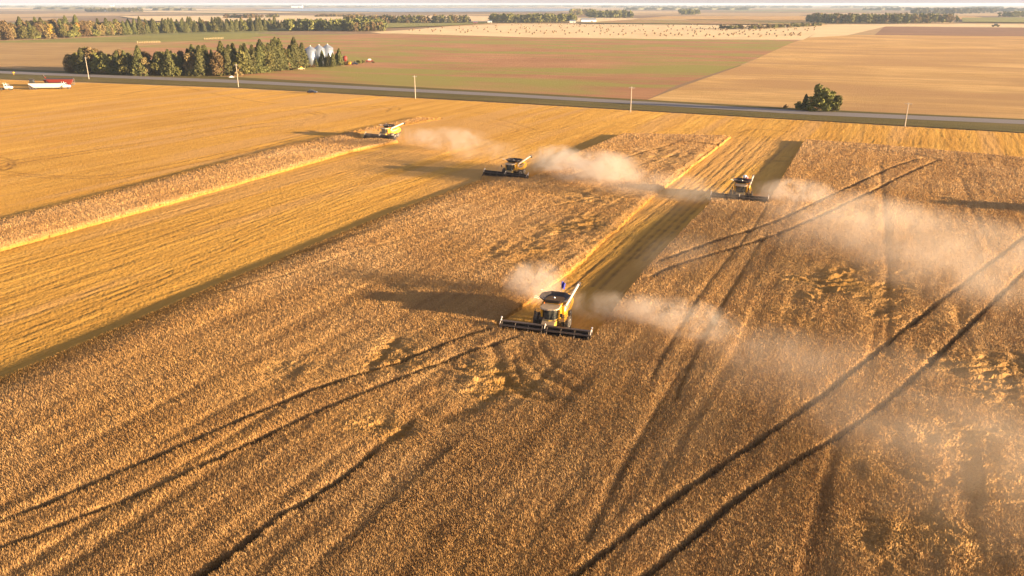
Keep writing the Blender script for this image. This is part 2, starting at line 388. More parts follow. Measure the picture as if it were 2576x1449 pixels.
# lodged patches (u, v, radius across, radius along, strength)
lodge = [(1180,960,9,6,1.0),(980,900,8,7,0.7),(720,930,10,8,0.45),(2130,720,11,15,1.0),(2000,800,6,9,0.6),(2420,1180,10,11,0.9),(2350,1400,6,9,0.9),(2560,960,12,12,0.7),(2330,800,9,10,0.5),
         (1480,570,12,17,0.9),(1330,640,10,12,0.7),(1150,620,9,12,0.35),(1700,400,20,22,0.6),(950,1080,7,4,0.5),(2150,560,16,16,0.35),(1500,500,14,14,0.6)]
def crop_fields(X, Y, rr):
    U = X*0.893-Y*0.45; V = X*0.45+Y*0.893              # across / along the rows
    lod = np.zeros(X.shape, np.float32)
    for u, v, ra, rb, s in lodge:
        cx, cy = G(u, v, 0.5); cu = cx*0.893-cy*0.45; cv = cx*0.45+cy*0.893
        lod = np.maximum(lod, s*np.exp(-(((U-cu)/ra)**2+((V-cv)/rb)**2)*1.1))
    lod = np.clip(lod*(1.0+0.7*vn(X/4, Y/4, 3))-0.12, 0, 1)
    h = 0.85+0.05*vn(X/14, Y/14, 1)+0.02*vn(U/1.1, V/9, 2)+0.03*vn(U/0.5, V/2.2, 4)+0.015*vn(X/0.9, Y/0.9, 5)
    amp = np.clip(1.15-rr/260, 0.45, 1.0)
    h += amp*(0.02*vn(X/0.34, Y/0.34, 6)+0.065*vn(X/0.15, Y/0.15, 7))
    h += (0.09+0.20*np.clip(1.2-rr/130, 0, 1))*np.clip(vn(U/1.7, V/22, 8)+0.25, -0.8, 0.05)+0.02*vn(U/0.6, V/12, 18)
    wx = X+1.6*vn(X/5, Y/5, 9); wy = Y+1.6*vn(X/5, Y/5, 10)
    ln = vn(wx/2.0, wy/0.85, 12)*0.55+vn(wx/0.8, wy/0.45, 13)*0.3+vn(U/1.6, V/4.5, 14)*0.45
    h += lod*(0.50*ln-0.10)
    de = np.minimum(polydist(X, Y, EDGE), polydist(X, Y, crop_strip[:10])); h = np.minimum(h, h*0.3+0.20+0.28*np.minimum(polydist(X, Y, crop_strip[11:]), polydist(X, Y, LIT))+0.12*vn(X/0.8, Y/0.8, 22)); h = np.minimum(h, h*0.20+0.02+0.10*de)
    soil = np.zeros(X.shape, np.float32)
    jit = 0.26*vn(X/0.6, Y/0.6, 15)+0.26*vn(X/2.2, Y/2.2, 16)
    rag = (rng.random(X.shape).astype(np.float32)-0.5)*0.22+0.10*vn(X/0.25, Y/0.25, 26)
    for pts, wd, dp in ruts+gap:
        if dp > 0.5: wd = wd*0.62; dp = dp*0.8
        dd = polydist(X, Y, pts)+jit*min(0.6, wd*1.6)+rag
        k = 1/(1+np.exp(np.clip((dd-wd)/((0.10 if dp > 0.33 else 0.12+0.22*wd)+rr*0.0004), -30, 30)))
        h -= dp*k
        if dp > 0.38: soil = np.maximum(soil, k)
        # stalks thrown up along the rut
        h += 0.03*np.exp(-((dd-wd-0.35)/0.25)**2)*(dp > 0.38)
    return np.maximum(h, 0.06)+amp*(rng.random(X.shape).astype(np.float32)-0.5)*0.13, lod, soil
def crop_object(name, label, poly, r0, r1, ratio, nth, th=R(41.5), tmin=None):
    X, Y, nr = polar(r0, r1, ratio, nth, th); rr = np.hypot(X, Y)
    jx = 0.25*vn(X/0.7, Y/0.7, 20)+0.22*vn(X/2.5, Y/2.5, 21)+0.3*vn(X/9, Y/9, 23)
    m = inside(X+jx, Y+jx*0.6, poly)
    f = grid_faces(nr, nth)
    cnt = m.ravel()[f].sum(1)
    f = f[cnt > 0]; used = np.unique(f); remap = np.full(X.size, -1, np.int64); remap[used] = np.arange(len(used))
    x = X.ravel()[used]; y = Y.ravel()[used]; mm = m.ravel()[used]
    h, lod, soil = crop_fields(x, y, np.hypot(x, y))
    z = np.where(mm, h, -0.02).astype(np.float32)
    me = np_mesh(name, np.stack([x, y, z], -1), remap[f], M['crop'])
    attr(me, 'lodge', np.where(mm, lod, 0)); attr(me, 'soil', np.where(mm, soil, 0))
    o = link(name, me); tag(o, label, 'crop', kind='stuff'); return o
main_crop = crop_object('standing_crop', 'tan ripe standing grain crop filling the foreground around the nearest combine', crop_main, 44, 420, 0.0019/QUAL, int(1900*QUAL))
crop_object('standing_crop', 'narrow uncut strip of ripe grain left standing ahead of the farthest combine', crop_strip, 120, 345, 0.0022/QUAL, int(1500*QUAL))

def straw(poly, nmax, r0, r1, th0, th1):
    """the stalks and heads standing out of the crop, thinning out with distance"""
    n = int(nmax*QUAL); r = r0*np.exp(rng.random(n)*math.log(r1/r0)); a = th0+rng.random(n)*(th1-th0)
    x = (r*np.sin(a)).astype(np.float32); y = (r*np.cos(a)).astype(np.float32)
    k = inside(x, y, poly); x, y, r = x[k], y[k], r[k]
    h, lod, soil = crop_fields(x, y, r); k = (soil < 0.3+0.65*rng.random(len(x))); x, y, r, h, lod = x[k], y[k], r[k], h[k], lod[k]
    n = len(x); wd = (0.034+0.00030*r)*(0.6+0.8*rng.random(n)); ln = (0.31+0.0005*r)*(0.6+0.7*rng.random(n))*(1-0.2*lod)
    az = 2*math.pi*rng.random(n); th_ = 2.2+2.0*vn(x/5, y/5, 50); lean = 0.10+0.20*rng.random(n)+0.85*lod
    lx = np.cos(az)*0.15+np.cos(th_)*lean; ly = np.sin(az)*0.15+np.sin(th_)*lean
    bx = np.stack([x, y, h-0.16], -1); tip = bx+np.array([0,0,0.03])+np.stack([lx*ln, ly*ln, ln*(1-0.62*lod)], -1)
    s = np.stack([np.cos(az)*wd, np.sin(az)*wd, np.zeros(n)], -1)
    V = np.stack([bx-s*0.6, bx+s*0.6, tip], 1).reshape(-1, 3); F_ = np.arange(n*3).reshape(n, 3)
    me = np_mesh('straw_heads', V, F_, M['crop'], False); attr(me, 'lodge', np.repeat(lod, 3)); attr(me, 'soil', np.zeros(n*3))
    o = link('grain_stalks', me); tag(o, 'stalks and ripe heads standing out of the top of the grain crop', 'crop', kind='stuff')
straw(crop_main, 2100000, 47, 300, R(-41), R(41))
straw(crop_strip, 420000, 120, 345, R(-40), R(-4))

# harvested stubble field in front of the road
def S(*pts, w=0.28, s=0.8): return (smooth_line(pix(*pts)), w, s)
tracks = [S((0,412),(60,400),(330,362),(600,318),(760,302),(800,292),(770,283),(720,280), w=0.35), S((0,418),(90,403),(340,368),(610,325),(770,308),(815,292),(800,283),(740,278), w=0.35),
 S((0,437),(150,448),(330,440),(560,395),(760,345),(850,330)), S((0,430),(130,442),(300,436),(560,385),(760,337)), S((-20,395),(10,398),(32,406),(30,418),(8,428),(-20,420), w=0.5), S((-20,402),(8,404),(20,411),(10,420),(-20,415), w=0.4),
 S((950,265),(985,267),(1005,272),(1000,278)), S((935,268),(965,269),(980,274),(972,280)), S((1180,300),(1250,312),(1300,325),(1290,333)), S((1230,296),(1290,310),(1340,325)),
 S((360,205),(420,210),(560,240),(700,262),(900,270), w=0.8, s=0.35), S((300,240),(420,215),(430,205), w=1.2, s=0.35),
 S((1430,318),(1390,326),(1330,335), w=0.3, s=0.5), S((1150,280),(1350,295),(1600,312),(1850,335), s=0.4), S((1500,320),(1750,330),(1900,345),(2100,350), s=0.4),
 S((1850,335),(1900,325),(2000,333), w=0.8, s=0.5)]
# lane behind the two right-hand combines: wheel marks along the rows
for k, (a, b) in enumerate((((1880,345),(1490,720)), ((1893,345),(1510,725)), ((1925,342),(1600,650)), ((1938,342),(1620,655)), ((1960,345),(1700,600)), ((1850,350),(1440,720)), ((1995,348),(1820,520)))):
    tracks.append(S(a, ((a[0]+b[0])/2+10, (a[1]+b[1])/2-10), b, w=0.25, s=0.9))
tracks += [S((1815,400),(1900,404),(2000,405), w=0.5, s=0.6), S((1800,385),(1900,388),(1990,395), w=0.3, s=0.4)]
for k in range(16):   # passes through the long cut lane on the left
    o1 = k*16+rng.random()*6; tracks.append(S((-50,672+o1*1.05),(300,560+o1*0.85),(700,440+o1*0.55),(1000,366+o1*0.28), w=0.12, s=0.35+0.35*rng.random()))
for k in range(6):
    tracks.append(S((0,300+k*17),(400,270+k*11),(800,255+k*4), w=0.2, s=0.18))
DITCH = pix((-260,183),(0,200),(600,222),(1290,260),(2060,305),(2576,335),(2900,352))
def stubble():
    X, Y, nr = polar(46, 640, 0.0028/QUAL, int(1350*QUAL)); nth = X.shape[1]; rr = np.hypot(X, Y)
    ex = [p[0] for p in DITCH]; ey = [p[1] for p in DITCH]
    m = Y < np.interp(X, ex, ey)+0.6*vn(X/3, Y/3, 30)
    f = grid_faces(nr, nth); f = f[m.ravel()[f].all(1)]
    used = np.unique(f); remap = np.full(X.size, -1, np.int64); remap[used] = np.arange(len(used))
    x = X.ravel()[used]; y = Y.ravel()[used]; r = np.hypot(x, y)
    u = x*0.893-y*0.45; v = x*0.45+y*0.893
    z = 0.05+0.03*vn(u/0.28, v/6, 31)+0.03*vn(u/0.9, v/14, 32)+0.02*vn(x/0.3, y/0.3, 33)+(rng.random(len(x))-0.5)*0.04
    rut = np.zeros(len(x), np.float32); wob = 0.12*vn(x/0.8, y/0.8, 35)
    for pts, wd, s in tracks:
        dd = polydist(x, y, pts)+wob; k = s/(1+np.exp(np.clip((dd-wd)/(0.08+r*0.0006), -30, 30)))
        rut = np.maximum(rut, k)
    rut *= 0.75+0.5*vn(x/1.5, y/1.5, 36)
    z -= 0.10*rut
    chaff = np.clip(vn(u/5.5, v/60, 37)*1.4-0.1, 0, 0.7)
    me = np_mesh('stubble_field', np.stack([x, y, z-0.05], -1), remap[f], M['stubble'])
    attr(me, 'rut', np.clip(rut, 0, 1)); attr(me, 'chaff', chaff)
    tag(link('stubble_field', me), kind='structure')
stubble()

# road, verges and the fields beyond it, each a sheet lying just above the one below
def sheet(name, pts, z, mat, kind='structure'):
    me = bpy.data.meshes.new(name)
    n = len(pts); me.from_pydata([(p[0], p[1], z) for p in pts], [], [tuple(range(n))]); me.materials.append(M[mat]); me.update()
    if me.polygons[0].normal.z < 0: me.flip_normals()
    return tag(link(name, me), kind=kind)
VB = [(-900,135),(-260,183-4),(0,200-2),(600,220),(1290,258),(2060,303),(2576,333),(2900,351),(3600,392)]
RB = [(-900,127),(-260,169),(0,184.5),(600,209),(1290,244),(2060,290),(2576,312.5),(2900,329),(3600,366)]
RT = [(-900,122.5),(-260,163),(0,178),(600,201.5),(1290,236.5),(2060,280.5),(2576,302.5),(2900,318),(3600,353)]
VT = [(-900,118),(-260,157),(0,173),(600,194),(1290,232),(2060,275),(2576,299.5),(2900,315),(3600,349)]
sheet('verge', pix(*VB)+pix(*reversed(VT)), -0.02, 'verge')
sheet('road', pix(*RB)+pix(*reversed(RT)), 0.03, 'road')
fields = [
 ('brown_field', 'brown', [(560,204),(1290,232),(1625,251),(1700,215),(1870,160),(2010,101),(1700,98),(1350,94),(1000,84),(700,88),(560,98),(300,120),(300,190)]),
 ('stubble_field', 'palefield', [(1625,251),(2060,275),(2576,299.5),(2900,315),(3600,349),(3600,110),(2700,92),(2300,88),(2150,88),(2035,94),(1990,108),(1870,162),(1720,215)]),
 ('stubble_field', 'bright', [(960,84),(1000,84),(1350,94),(1700,98),(2020,100),(2085,66),(1800,60),(1480,61),(1280,60),(1130,66),(1010,76),(930,80)]),
 ('stubble_field', 'bright', [(2035,94),(2130,89),(2230,66),(2160,65),(2080,66)]),
 ('tilled_field', 'mauve', [(2200,88),(2700,92),(3300,100),(3300,76),(2600,70),(2225,67)]),
 ('stubble_field', 'bright', [(2080,66),(2225,66),(2600,69),(3300,74),(3300,64),(2400,60),(1900,62)]),
 ('stubble_field', 'tanfield', [(-700,136),(0,165),(0,173),(300,183),(305,183),(305,119),(562,97),(300,103),(0,106),(-700,100)]),
 ('green_field', 'green', [(-700,104),(0,107),(400,106),(600,98),(690,88),(700,86),(620,82),(400,88),(0,103),(-700,100)]),
 ('green_field', 'green', [(560,64),(640,62),(780,58),(1060,60),(1250,58),(1130,66),(960,72),(650,78),(560,76)]),
 ('stubble_field', 'bright', [(380,54),(600,60),(780,58),(1240,57),(1500,57),(1750,50),(1250,42),(700,40),(300,42)]),
 ('tilled_field', 'brown', [(1450,60),(2080,64),(2060,54),(1600,50)]),
 ('stubble_field', 'palefield', [(1600,49),(2060,53),(2500,50),(2450,42),(1680,42)]),
 ('green_field', 'green', [(2420,57),(3300,66),(3300,52),(2580,45),(2420,46)]),
 ('stubble_field', 'bright', [(-200,24),(100,23),(95,20),(-200,19)]),
 ('stubble_field', 'bright', [(215,25),(420,26),(640,29),(560,25),(300,21),(220,21)]),
 ('stubble_field', 'bright', [(240,30),(560,34),(760,34),(700,31),(300,28)]),
]
for i, (nm, mt, pts) in enumerate(fields):
    big = min(p[1] for p in pts) < 60
    sheet(nm, pix(*pts), (-0.20+0.012*i) if not big else 0.6+0.12*i, mt)
def water_mat():
    t = NT('lake_water'); t.color((0.12,0.17,0.24)); t.b.inputs['Roughness'].default_value = 0.25; return t.m
M['water'] = water_mat()
sheet('lake', [G(*p) for p in ((640,24),(760,21.6),(1060,21),(1440,22),(1470,27),(1380,30),(1000,31),(700,28.5))], 2.0, 'water')

# ------------------------------------------------------------------ combine harvesters
def wheel(root, c, r, wd, rimr=0.55, n=24, lug=True):
    """tyre with a pale rim, axle along x"""
    t = MB(); p = []
    x0, x1 = -wd/2, wd/2
    t.lathe(c, [(r*rimr, x0*0.9), (r*0.80, x0), (r*0.95, x0*0.95), (r, x0*0.75), (r, x1*0.75), (r*0.95, x1*0.95), (r*0.80, x1), (r*rimr, x1*0.9)], n, 'x')
    if lug:
        for k in range(n):
            a = 2*math.pi*k/n; s = 1 if k % 2 else -1
            t.box((c[0]+s*wd*0.22, c[1]+math.cos(a)*r, c[2]+math.sin(a)*r), (wd*0.46, 0.05*r+0.02, 0.06*r+0.02), Matrix.Rotation(a, 3, 'X') @ Matrix.Rotation(0.5*s, 3, 'Z'))
    ty = t.build('wheel', M['rubber'], root)
    m = MB(); m.lathe(c, [(0.02, x0*0.35), (r*rimr*0.5, x0*0.35), (r*rimr*0.8, x0*0.88), (r*rimr*1.0, x0*0.93), (r*rimr*1.0, x1*0.93), (r*rimr*0.8, x1*0.88), (r*rimr*0.5, x1*0.35), (0.02, x1*0.35)], n, 'x')
    m.build('rim', M['rim'], ty, smooth=True)
    return ty
def combine(label, loc, heading, spout_len=6.2, lift=0.9):
    rz = math.atan2(-heading[0], heading[1])
    r = empty('combine_harvester', (loc[0], loc[1], 0), rz)
    tag(r, label, 'combine harvester', 'yellow combine harvesters cutting the field')
    # chassis
    b = MB().box((0,-2.2,1.25), (1.7,6.6,0.7)).box((0,-4.9,1.2),(1.5,1.6,0.9)).box((0,0,0.95),(2.6,0.35,0.4)).box((0,-3.9,0.75),(2.4,0.25,0.3))
    b.build('chassis', M['black'], r, bevel=0.04)
    # body shell between the side panels
    body = MB(); prof = [(0.15,1.55),(0.15,3.3),(-2.6,3.45),(-4.3,3.3),(-5.3,2.7),(-5.45,1.9),(-4.2,1.35),(-1.6,1.35)]
    body.prism(prof, -1.38, 1.38, 0); bo = body.build('body', M['yellow'], r, bevel=0.06)
    for s in (-1, 1):
        sp = MB(); pr = [(0.05,2.0),(0.12,3.25),(-1.2,3.42),(-3.6,3.42),(-4.6,3.15),(-5.35,2.6),(-5.35,2.05),(-4.5,1.55),(-3.3,1.5),(-2.5,1.85),(-1.6,1.95)]
        x0, x1 = (1.40, 1.66) if s > 0 else (-1.66, -1.40)
        sp.prism(pr, x0, x1, 0); pn = sp.build('side_panel', M['yellow'], r, bevel=0.07)
        dk = MB(); xo = 1.665*s
        dk.prism([(-0.6,2.25),(-2.7,2.25),(-4.5,2.85),(-4.5,3.0),(-2.6,2.62),(-0.6,2.62)], min(xo,xo+0.008*s), max(xo,xo+0.008*s), 0)
        dk.build('decal', M['decal'], pn)
        lt = MB().prism([(-1.0,2.8),(-3.3,2.8),(-3.3,3.15),(-1.0,3.15)], min(xo,xo+0.01*s), max(xo,xo+0.01*s), 0); lt.build('vent_grille', M['black'], pn)
    # engine hood, rear hood, straw spreader
    MB().prism([(-2.75,3.46),(-2.75,3.75),(-4.3,3.66),(-4.9,3.3),(-4.3,3.3)], -1.15, 1.15, 0).build('engine_hood', M['yellow'], r, bevel=0.06)
    MB().box((0.6,-3.5,3.82),(0.5,0.7,0.16)).build('air_intake', M['steel'], r)
    MB().cyl((-0.7,-3.2,3.7),(-0.7,-3.2,4.15),0.08).build('exhaust', M['steel'], r)
    MB().prism([(-5.3,1.9),(-5.6,1.9),(-6.1,1.25),(-6.0,1.1),(-5.1,1.3)], -1.1, 1.1, 0).build('straw_spreader', M['black'], r, bevel=0.03)
    # grain tank with flared extension
    MB().prism([(-1.30,-2.6),(1.30,-2.6),(1.30,0.1),(-1.30,0.1)], 3.25, 3.60, 2).build('grain_tank', M['yellow'], r, bevel=0.05)
    def ring(hx, y0, y1, z, c=0.32):
        cx, cy = hx*c, (y1-y0)*0.5*c
        return [(-hx+cx,y0,z+0.02),(hx-cx,y0,z+0.02),(hx,y0+cy,z),(hx,y1-cy,z),(hx-cx,y1,z),(-hx+cx,y1,z),(-hx,y1-cy,z),(-hx,y0+cy,z)]
    t = MB(); t.loft([ring(1.25,-2.5,0.02,3.58), ring(2.08,-3.0,0.62,4.22,0.5), ring(2.02,-2.93,0.55,4.24,0.5), ring(1.18,-2.4,-0.06,3.64)], (False, False))
    te = t.build('tank_extension', M['tank'], r)
    gm = MB(); gx = ring(1.26,-2.46,0.06,3.72); gm.add([(0.15,-1.1,3.98)]+gx, [(0,k+1,(k+1)%8+1) for k in range(8)])
    gm.build('grain', M['grain'], r, smooth=True)
    MB().tube([(-0.15,-1.2,3.7),(0.1,-1.0,4.12)],0.16,10).build('filling_auger', M['steel'], r)
    for (x, y) in ((2.0,0.5),(2.0,-0.05),(-2.0,0.5),(1.95,-2.8)):
        sx = 1 if x > 0 else -1
        MB().tube([(x*0.86,y*0.9-0.05,4.12),(x+0.22*sx,y+0.16,4.42),(x+0.45*sx,y+0.30,4.47)],0.045).build('tank_bracket', M['pale'], r)
    # cab
    cabr = MB(); sec = [(-0.98,0.2),(-1.0,1.2),(-0.72,1.75),(0,1.95),(0.72,1.75),(1.0,1.2),(0.98,0.2)]
    lo = [(x*0.92,y*0.93+0.02,1.85) for x, y in sec]; hi = [(x,y,3.32) for x, y in sec]
    cabr.loft([lo, hi]); cab = cabr.build('cab', M['glass'], r)
    fr = MB()
    for (x, y) in ((-1.0,1.2),(1.0,1.2),(-0.99,0.22),(0.99,0.22)): fr.tube([(x*0.93,y*0.93+0.02,1.85),(x*1.01,y*1.01,3.32)],0.06)
    fr.tube([(-1.0,0.22,3.28),(-1.0,1.2,3.28),(1.0,1.2,3.28),(1.0,0.22,3.28),(-1.0,0.22,3.28)],0.04); fr.build('cab_frame', M['black'], cab)
    MB().prism([(x*0.97,y) for x, y in sec], 1.62, 1.84, 2).build('cab_floor', M['yellow_dusty'], cab)
    MB().prism([(-1.28,0.05),(-1.34,1.5),(-0.95,2.15),(0,2.4),(0.95,2.15),(1.34,1.5),(1.28,0.05)], 3.34, 3.54, 2).build('cab_roof', M['roof'], r, bevel=0.07)
    for s in (-1, 1):
        MB().box((1.22*s,0.65,2.55),(0.30,0.9,1.4)).build('cab_side_panel', M['yellow'], r, bevel=0.05)
        a = MB().tube([(1.2*s,2.0,3.35),(1.75*s,2.25,3.4),(1.8*s,2.25,3.1)],0.035).build('mirror_arm', M['black'], r)
        MB().box((1.8*s,2.25,2.85),(0.30,0.06,0.55)).build('mirror', M['black'], a, bevel=0.02)
        for k in range(3): MB().cyl((s*(0.45+0.27*k),2.32-0.14*k,3.44),(s*(0.45+0.27*k),2.40-0.14*k,3.44),0.07).build('work_light', M['chrome'], r)
        MB().cyl((s*1.1,0.3,3.56),(s*1.1,0.3,3.74),0.07).build('beacon', M['orange'], r)
    # platform, rail and ladder on the left side (local -x)
    pl = MB().box((-1.75,1.0,1.78),(0.9,1.7,0.06)); pl.build('platform', M['black'], r)
    rl = MB()
    for z in (2.2, 2.55, 2.85): rl.tube([(-2.18,0.2,z),(-2.18,1.8,z),(-1.4,1.8,z)],0.03)
    for (x, y) in ((-2.18,0.2),(-2.18,0.7),(-2.18,1.25),(-2.18,1.8),(-1.4,1.8)): rl.tube([(x,y,1.8),(x,y,2.87)],0.035)
    rl.build('handrail', M['yellow'], r)
    ld = MB()
    for x in (-2.5,-2.15): ld.tube([(x,1.75,0.5),(x,1.55,1.8)],0.035)
    for k in range(5): ld.tube([(-2.5,1.74-0.04*k,0.6+0.27*k),(-2.15,1.74-0.04*k,0.6+0.27*k)],0.03)
    ld.build('ladder', M['black'], r)
    # feeder house
    fh = MB(); fh.prism([(0.9,1.5),(1.2,1.85),(1.6,1.85),(3.05,1.08),(3.05,0.35),(1.6,0.75),(0.9,0.95)], -0.92, 0.92, 0)
    fh.build('feeder_house', M['yellow_dusty'], r, bevel=0.05)
    # wheels
    for s in (-1, 1):
        wheel(r, (1.42*s,0,1.0), 1.0, 0.62); wheel(r, (2.20*s,0,1.0), 1.0, 0.62)
        wheel(r, (1.35*s,-3.9,0.72), 0.72, 0.55, n=18)
    # header
    h = MB(); W = 6.15
    h.box((0,3.18,0.90),(2*W,0.12,1.0)).box((0,3.12,1.45),(2*W,0.26,0.26)).box((0,3.10,0.38),(2*W,0.26,0.2))
    h.prism([(3.2,0.40),(3.2,0.34),(4.25,0.10),(4.45,0.06),(4.45,0.11),(4.25,0.17)], -W, W, 0)
    for k in range(13): h.box((-W+0.5+k*(2*W-1)/12,3.26,0.9),(0.08,0.06,0.95))
    hd = h.build('header', M['header'], r)
    cn = MB().prism([(3.0,0.4),(3.0,1.55),(3.4,1.62),(3.8,1.05),(4.3,0.35),(4.35,0.15)], -0.16, 0.16, 0); cn.build('centre_support', M['header'], hd)
    kn = MB().box((0,4.42,0.09),(2*W,0.06,0.03))
    for k in range(80):
        x = -W+0.08+k*(2*W-0.16)/79; kn.add([(x-0.03,4.43,0.07),(x+0.03,4.43,0.07),(x+0.03,4.43,0.11),(x-0.03,4.43,0.11),(x,4.6,0.06)], [(0,1,4),(1,2,4),(2,3,4),(3,0,4),(0,3,2,1)])
    kn.build('cutter_bar', M['steel'], hd)
    for s in (-1, 1):
        e = MB(); e.prism([(3.0,0.12),(3.0,1.35),(3.5,1.42),(4.3,0.85),(5.15,0.20),(5.2,0.08),(4.4,0.02)], min(W*s,(W+0.14)*s), max(W*s,(W+0.14)*s), 0)
        e.build('end_divider', M['header'], hd, bevel=0.03)
        MB().tube([((W+0.07)*s,3.1,1.45),((W+0.07)*s,3.5,1.85),((W+0.07)*s,4.15,1.35)],0.06).build('reel_arm', M['pale'], hd)
        MB().tube([((W+0.10)*s,3.2,1.4),((W+0.10)*s,3.2,1.95)],0.04).box(((W+0.10)*s,3.2,2.02),(0.17,0.17,0.17)).build('marker_lamp', M['white'], hd)
        MB().cyl(((W-1.2)*s,2.75,0.33),((W-1.0)*s,2.75,0.33),0.33,n=16).build('gauge_wheel', M['rubber'], hd)
    MB().tube([(0,3.1,1.5),(0,3.55,1.95),(0,4.05,1.4)],0.07).build('reel_arm', M['rim'], hd)
    C0 = Vector((0,4.0,1.2)); RR = 0.66
    for s in (-1, 1):
        x0, x1 = (0.24*s, (W-0.05)*s)
        reel = MB().cyl((x0,C0.y,C0.z),(x1,C0.y,C0.z),0.16,n=12).build('reel', M['header'], r)
        angs = [math.pi*2*k/6+0.3 for k in range(6)]
        for a in angs:
            bt = MB(); y, z = C0.y+RR*math.cos(a), C0.z+RR*math.sin(a)
            bt.box(((x0+x1)/2,y,z),(abs(x1-x0),0.12,0.07))
            for j in range(30):
                x = x0+(x1-x0)*(j+0.5)/30; bt.box((x,y-0.04,z-0.13),(0.025,0.025,0.26))
            bt.build('bat', M['header'], reel)
        for j in range(4):
            x = x0+(x1-x0)*(0.02+j*0.32); sd = MB()
            for a in angs: sd.tube([(x,C0.y,C0.z),(x,C0.y+RR*math.cos(a),C0.z+RR*math.sin(a))],0.035,5)
            sd.build('spider', M['dusty_metal'], reel)
    # unloading auger folded back along the left side
    b0 = Vector((-1.78,-0.35,3.45)); b1 = b0+Vector((-0.25,-spout_len,lift))
    au = MB().cyl((-1.5,-0.2,2.6),(-1.72,-0.3,3.4),0.24).cyl(b0+Vector((0,0.25,-0.1)), b1, 0.19, 0.18, 14)
    for q in (0.25, 0.55, 0.85): c = b0.lerp(b1, q); au.cyl(c+Vector((0,0.05,-0.007)), c-Vector((0,0.05,-0.007)), 0.23, n=14)
    ao = au.build('unloading_auger', M['pale'], r, smooth=False)
    MB().cyl(b1+Vector((0,0.15,0)), b1+Vector((-0.02,-0.42,-0.06)),0.26,0.30,12).cyl(b1+Vector((0,-0.25,0)), b1+Vector((-0.04,-0.5,-0.42)),0.26,0.22,12).build('spout', M['black'], ao)
    MB().tube([(0.9,0.3,3.5),(0.9,0.25,4.9)],0.018).build('antenna', M['black'], r)
    return r, rz
def place_from_header(lu, lv, ru, rv, hd=None):
    a = Vector(G(lu, lv, 0.45)); b = Vector(G(ru, rv, 0.45)); m = (a+b)/2; d = (b-a).normalized()
    h = Vector((d.y, -d.x)); h = h if h.y < 0 else -h
    return m-h*3.7, h
c1, h1 = place_from_header(1262,828,1483,856)
cmb1, rz1 = combine('largest and nearest yellow combine harvester, with a blue flag behind its grain tank', c1, h1, 6.0, 1.0)
c2, h2 = place_from_header(1216,440,1328,452)
combine('yellow combine harvester with the thickest pale dust cloud trailing to its right', c2, h2)
c3, h3 = place_from_header(1790,499,1929,510)
cmb3, rz3 = combine('yellow combine harvester with a white and pink bundle on top of its tank', c3, h3, 4.4, 1.1)
c4, h4 = place_from_header(912,344,1001,353)
combine('smallest yellow combine harvester, farthest away, cutting the narrow uncut strip on the left', c4, h4)
h5 = Vector((-0.40,-0.917)); c5 = Vector((119.5,161))
combine('yellow combine harvester just beyond the right edge, casting the long shadow on the crop', c5, h5)
def local(root, rz, p):
    c, s = math.cos(rz), math.sin(rz); return (root.location.x+p[0]*c-p[1]*s, root.location.y+p[0]*s+p[1]*c, p[2])
# flag and bundle riding on the tanks
fl = empty('flag', local(cmb1, rz1, (-0.45,-2.95,4.2)), rz1); tag(fl, 'small blue flag on a thin pole at the back of the nearest combine', 'flag')
MB().tube([(0,0,0),(0,0,1.75)],0.03).build('pole', M['steel'], fl)
v = []; nn = 8
for j in range(3):
    for i in range(nn+1): v.append((-0.55*i/nn*(1-0.25*j/2), 0.10*math.sin(i*1.2+j), 1.7-0.5*j-0.28*i/nn))
fb = MB(); off = len(v); fb.add(v+[(x,y+0.012,z) for x, y, z in v], [(j*(nn+1)+i, j*(nn+1)+i+1, (j+1)*(nn+1)+i+1, (j+1)*(nn+1)+i) for j in range(2) for i in range(nn)]+[(off+(j+1)*(nn+1)+i, off+(j+1)*(nn+1)+i+1, off+j*(nn+1)+i+1, off+j*(nn+1)+i) for j in range(2) for i in range(nn)])
fb.build('cloth', M['blue'], fl)
pb = empty('bundle', local(cmb3, rz3, (-0.35,-2.7,4.22)), rz3); tag(pb, 'round white and pink bundle tied on top of a combine grain tank', 'bundle')
MB().lathe((0,0,0.42), [(0.02,-0.42),(0.35,-0.32),(0.50,0.0),(0.38,0.3),(0.02,0.42)], 16).build('ball', M['white'], pb, smooth=True)
MB().lathe((-0.45,0.1,0.32), [(0.02,-0.32),(0.26,-0.2),(0.34,0.0),(0.24,0.22),(0.02,0.32)], 14).build('side_lobe', M['pink'], pb, smooth=True)
MB().lathe((0,0,0.0), [(0.3,-0.1),(0.34,0.06)], 12).build('base', M['black'], pb)

# ------------------------------------------------------------------ utility poles
def pole(u, v, H, lab):
    x, y = G(u, v); r = empty('utility_pole', (x, y, -0.1), R(-25)); tag(r, lab, 'utility pole', 'utility poles along the road')
    MB().cyl((0,0,0),(0,0,H),0.19,0.13,10).build('pole', M['wood'], r)
    MB().box((0,0.16,H-0.55),(2.3,0.12,0.14)).build('crossarm', M['wood'], r)
    for k in (-1.05,-0.4,0.4,1.05): MB().cyl((k,0.16,H-0.48),(k,0.16,H-0.2),0.06,0.04,8).build('insulator', M['white'], r)
pole(224,199,12.6,'utility pole in front of the dark trees, just right of the parked trucks')
pole(600,219,11.9,'utility pole near the right end of the dark wood, left of the dark car')
pole(1045,248,10.6,'utility pole on the verge above the farthest combine')
pole(1586,282,10.3,'utility pole in front of the corner of the brown field')
pole(2276,318,8.6,'rightmost utility pole, to the right of the bushy trees by the road')

